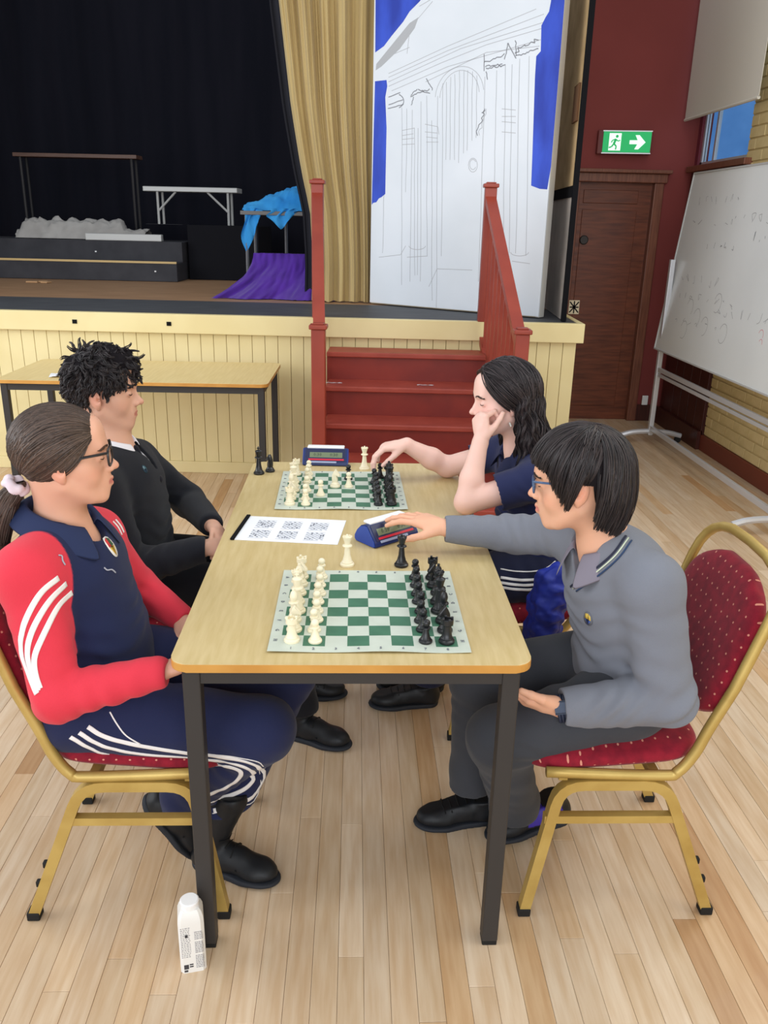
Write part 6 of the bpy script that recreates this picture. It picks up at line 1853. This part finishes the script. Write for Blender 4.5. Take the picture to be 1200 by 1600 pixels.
# ------------------------------------------------------------------ person 4: grey jumper, right foreground
def person_four():
    pr = person('person with straight dark hair, blue glasses and grey V-neck jumper seated right foreground', (.65, 1.74, 0))
    F = Frame((.503, 1.74, 1.029), 160, 8, 0, .95)
    skin = (226, 172, 142)
    nck = A_(.582, 1.742, .876); sn = A_(.640, 1.590, .842); sf = A_(.545, 1.885, .842)
    pel = A_(.672, 1.74, .545); bel = A_(.655, 1.74, .66); che = A_(.622, 1.742, .775)
    en = A_(.692, 1.548, .592); wn = A_(.484, 1.585, .540); ef = A_(.415, 2.020, .795); wf = A_(.250, 2.005, .812)
    hn = A_(.63, 1.65, .515); kn = A_(.345, 1.63, .430); hf = A_(.63, 1.835, .515); kf = A_(.330, 1.870, .455)
    an = A_(.425, 1.755, .155); af = A_(.335, 1.880, .16); TR = yawR(14)
    g = Prog(); head_ops(g, F, {'nose': .55, 'lips': 1.25, 'chin': .95})
    g.rc(F.w(-.030, 0, -.045), nck+A_(-.006, 0, 0), .048, .052, .03); g.rc(nck, che, .055, .07, .04)
    torso(g, pel, bel, che, nck-A_(0, 0, .01), sn-A_(0, 0, .01), sf-A_(0, 0, .01), -.020, R=TR)
    g.rc(sn, en, .040, .032, .02); g.rc(en, wn, .033, .0225, .015); g.rc(sf, ef, .038, .030, .02); g.rc(ef, wf, .031, .0215, .015)
    hand_ops(g, wn+A_(-.020, .003, .001), (-1, .14, .14), (.10, -.60, -.80), -1, .96, (.38, .42, .45, .48), .06, (.55, .75, .0))
    hand_ops(g, wf+A_(-.014, .002, .006), (-.86, .50, .10), (.02, -.10, 1), 1, .95, ((.12, .30, .20), (.10, .28, .2), (.12, .3, .25), (.16, .34, .25)), .13, (.80, .62, .30))
    for h_, k_, a in ((hn, kn, an), (hf, kf, af)): g.rc(h_, k_, .068, .050, .03); g.rc(k_, a, .048, .034, .02)
    build('body', g, (.03, 1.48, .08), (.84, 2.14, 1.18), .0026, M_skin, pr, lambda V: head_color(F, V, skin, .35, (208, 122, 112)))
    brows(F, (44, 34, 32), pr, .0010, g=g); eyes(F, pr, (40, 26, 20)); glasses(F, pr, (66, 92, 128), .024, .018, .0025, .004, .104, False)
    sh = Prog(); torso(sh, pel, bel, che, nck-A_(0, 0, .006), sn-A_(0, 0, .008), sf-A_(0, 0, .008), .002, R=TR); sh.sub(n_rc(nck+A_(-.01, 0, .12), nck+A_(-.035, 0, .01), .055, .048), .004)
    sh.cut(lambda P: .66-P[:, 2])
    build('shirt', sh, (.44, 1.5, .64), (.82, 1.98, .97), .004, M_cloth, pr, solid((122, 116, 128)))
    j = Prog(); torso(j, pel+A_(.0, 0, .0), bel+A_(.0, 0, 0), che, nck-A_(0, 0, .014), sn, sf, .016, R=TR)
    j.rc(sn, en, .066, .060, .03); j.rc(en, wn, .062, .045, .02); j.rc(sf, ef, .056, .050, .03); j.rc(ef, wf, .048, .036, .02)
    j.sub(n_rc(nck+A_(-.012, 0, .14), nck+A_(-.045, -.008, .012), .060, .050), .006); j.sub(n_rc(nck+A_(-.050, -.012, .0), che+A_(-.105, -.03, .010), .040, .004), .004)
    j.sub(n_el(wn+A_(-.052, 0, 0), (.050, .07, .07)), .003); j.sub(n_el(wf+A_(-.050, 0, 0), (.044, .06, .06)), .003)
    j.cut(n_plane((.67, 1.74, .468), (-.25, 0, -1)), .01)
    j.disp = folds([(en, (-.3, 0, 1), .11, .040, .0070), (en+A_(-.10, 0, -.01), (1, 0, -.4), .09, .040, .0040), (bel+A_(-.06, 0, 0), (-.3, 0, 1), .15, .050, .0055), (ef, (1, .2, .3), .09, .036, .0055), (sf+A_(-.05, .05, -.02), (1, 0, .2), .08, .034, .0050), (sn+A_(0, 0, -.08), (0, .3, 1), .09, .055, .004)])
    build('jumper', j, (.18, 1.44, .44), (.86, 2.12, 1.0), .0034, M_knit, pr, solid((124, 127, 137)))
    Xc = unit((-.92, -.22, -.28)); Zc = unit((-.28, 0, .95)); Yc = np.cross(Zc, Xc)
    collar('collar', F, (nck+A_(-.006, -.002, -.006), Xc, Yc, Zc, .062, .064), .034, .034, mat('grey_shirt_collar', (126, 120, 132), .85), pr, gap=.36, drop=.046)
    for off, cc, w_ in (((0, 0), (36, 40, 60), .0050), ((4, 3), (206, 216, 190), .0028), ((9, 7), (40, 62, 96), .0036)):
        path = [(978+off[0], 838+off[1]), (958+off[0], 866+off[1]), (926+off[0], 893+off[1]), (892+off[0], 917+off[1])]
        ribbon('neck_trim', j, path, w_, mat('trim_colour', cc, .8), pr, .0018)
    crest(j, (919, 967), .030, .036, pr, [(104, 107, 116), (206, 176, 80), (206, 176, 80), (70, 100, 180)])
    for dx in (0, 7): ribbon('hem_stripe', j, [(1003+dx, 1150), (1009+dx, 1168), (1013+dx, 1180)], .004, mat('yellow_hem_stripe', (214, 170, 50), .8), pr, .0015)
    t = Prog(); t.el(pel+A_(0, 0, -.03), (.118, .162, .075), None, .04)
    for h_, k_, a in ((hn, kn, an), (hf, kf, af)): t.rc(h_, k_, .090, .072, .05); t.rc(k_, a, .070, .062, .03); t.rc(a, a+A_(0, 0, -.09), .063, .066, .02)
    t.cut(n_plane((.4, 1.8, .115), (.1, 0, -1))); t.disp = folds([(kn+A_(.03, 0, -.08), (.5, 0, 1), .11, .04, .0055), (kf+A_(.02, 0, -.08), (.3, 0, 1), .1, .04, .005), (hn+A_(-.1, 0, 0), (1, 0, .5), .12, .05, .004)])
    build('trousers', t, (.20, 1.50, .09), (.86, 2.0, .66), .0038, M_cloth, pr, solid((62, 64, 70)))
    shoe_parts(pr, (.600, 1.825, .045), (.365, 1.790, .0), (0, 0, 1), L=.235, accent=(60, 44, 150)); shoe_parts(pr, (.415, 1.875, 0), (.200, 1.850, 0), (0, 0, 1), L=.235)
    # watch
    wx = unit(wn-en); c = wn+wx*.020+A_(0, 0, .001); u = unit(np.cross(wx, (0, 0, 1))); v = np.cross(wx, u)
    bm = bmesh.new()
    for k in (-1, 0, 1): tube(bm, [tuple(c+wx*(-.010+.007*k)+(u*math.cos(a)+v*math.sin(a))*.0285) for a in np.linspace(0, 2*PI, 25)[:-1]], .0042, 6, closed=True)
    wa = child(bm_obj('watch_strap', bm, mat('navy_watch_strap', (38, 46, 68), .5)), pr)
    d = unit(A_(0, -.8, .6)); d = unit(d-wx*(d@wx)); e = np.cross(wx, d); Mw = Matrix(((wx[0], e[0], d[0], c[0]-wx[0]*.010), (wx[1], e[1], d[1], c[1]-wx[1]*.010), (wx[2], e[2], d[2], c[2]-wx[2]*.010), (0, 0, 0, 1)))
    bm = bmesh.new(); box(bm, (-.012, -.012, .026), (.012, .012, .035), .003, M=Mw); cs = bm_obj('watch_case', bm, mat('grey_watch_case', (62, 70, 86), .3, metal=.5), wa)
    # straight bowl-like hair
    hm = hair_mat('straight_dark_hair', (62, 52, 51), (28, 24, 26), .38)
    xh = lambda z, y: np.where(z > .055, .100, np.where(z > .020, .055+.030*np.clip((z-.02)/.035, 0, 1), -.040))
    hair_cap(pr, F, xh, lambda x: np.where(x > -.036, .020, -.098), hm, .004)
    r = np.random.default_rng(6); N = 720; Pt = []; K = 16
    wh = (np.array([-.045, 0, .126])-HC)/HR
    for i in range(N):
        az = r.uniform(-PI, PI) if r.random() > .22 else r.choice([-1, 1])*r.uniform(1.46, 1.95)     # 0 = forehead
        a = abs(az); q = 1 if az > 0 else -1
        if a < 1.0: zz = .052+.014*r.random()-.014*a**2; xx = .099*math.cos(a*.9); yy = .080*math.sin(a*.95)*q
        elif a < 1.50:
            t_ = (a-1.0)/.5; zz = .034-.078*min(1, t_*1.25)**.8+.012*r.random(); xx = .058-.042*t_; yy = (.066+.014*min(1, t_*1.5))*q
        elif a < 1.80: zz = .014+.012*r.random(); xx = .016-.046*(a-1.5)/.3; yy = .080*q
        else:
            t_ = (a-1.80)/(PI-1.80); zz = -.074-.034*t_-.026*r.random()**2+.014*(1-t_)**3; xx = -.038-.054*t_**.9; yy = .080*(1-t_**1.6)*q+.002*r.normal()
        e_ = (np.array([xx, yy, zz])-HC)/HR; ln = np.linalg.norm(e_); tt = np.linspace(0, 1, K)
        s0 = unit(wh+r.normal(0, .07, 3)+unit(e_)*r.uniform(0, .45)); D = slerp(s0[None], e_[None], tt)[0]; D /= np.linalg.norm(D, axis=1, keepdims=True)
        lay = r.uniform(1.02, 1.115); rad = 1.0+(lay-1)*np.sin(np.linspace(.2, 2.4, K))
        rad = np.where(tt > .5, rad+(max(ln, .9)-1)*((tt-.5)/.5)**2, rad)
        Pt.append(F.W(HC+D*HR*rad[:, None]+.0010*np.sin(tt*5+r.uniform(0, 6))[:, None]*r.normal(0, 1, 3)))
    Pt = clump(Pt, 9, .0040, 5, .6); strands('hair_strands', [(Pt, r.uniform(.0008, .0018, len(Pt)), .0005, 4)], hm, pr)
    return pr
import time as _t
for fn in (person_one, person_two, person_three, person_four):
    t0_ = _t.time(); fn(); print(fn.__name__, round(_t.time()-t0_, 1))
# blue bag hanging by the far right chair
bg_ = Prog(); bg_.el((.565, 2.15, .50), (.052, .055, .13), None, .03); bg_.el((.60, 2.16, .58), (.06, .05, .07), None, .03); bg_.el((.56, 2.15, .40), (.05, .05, .08), None, .03)
bg_.disp = lambda P: .008*nz3(P, 62, 2)+.005*nz3(P, 130, 4)
ob = build('blue_jacket', bg_, (.45, 2.05, .28), (.72, 2.25, .70), .004, mat('royal_blue_nylon', (30, 50, 160), .6, rgb2=(22, 38, 130), scale=10), None)
tag(ob, 'royal blue jacket bunched at the front of the far right chair', 'jacket')
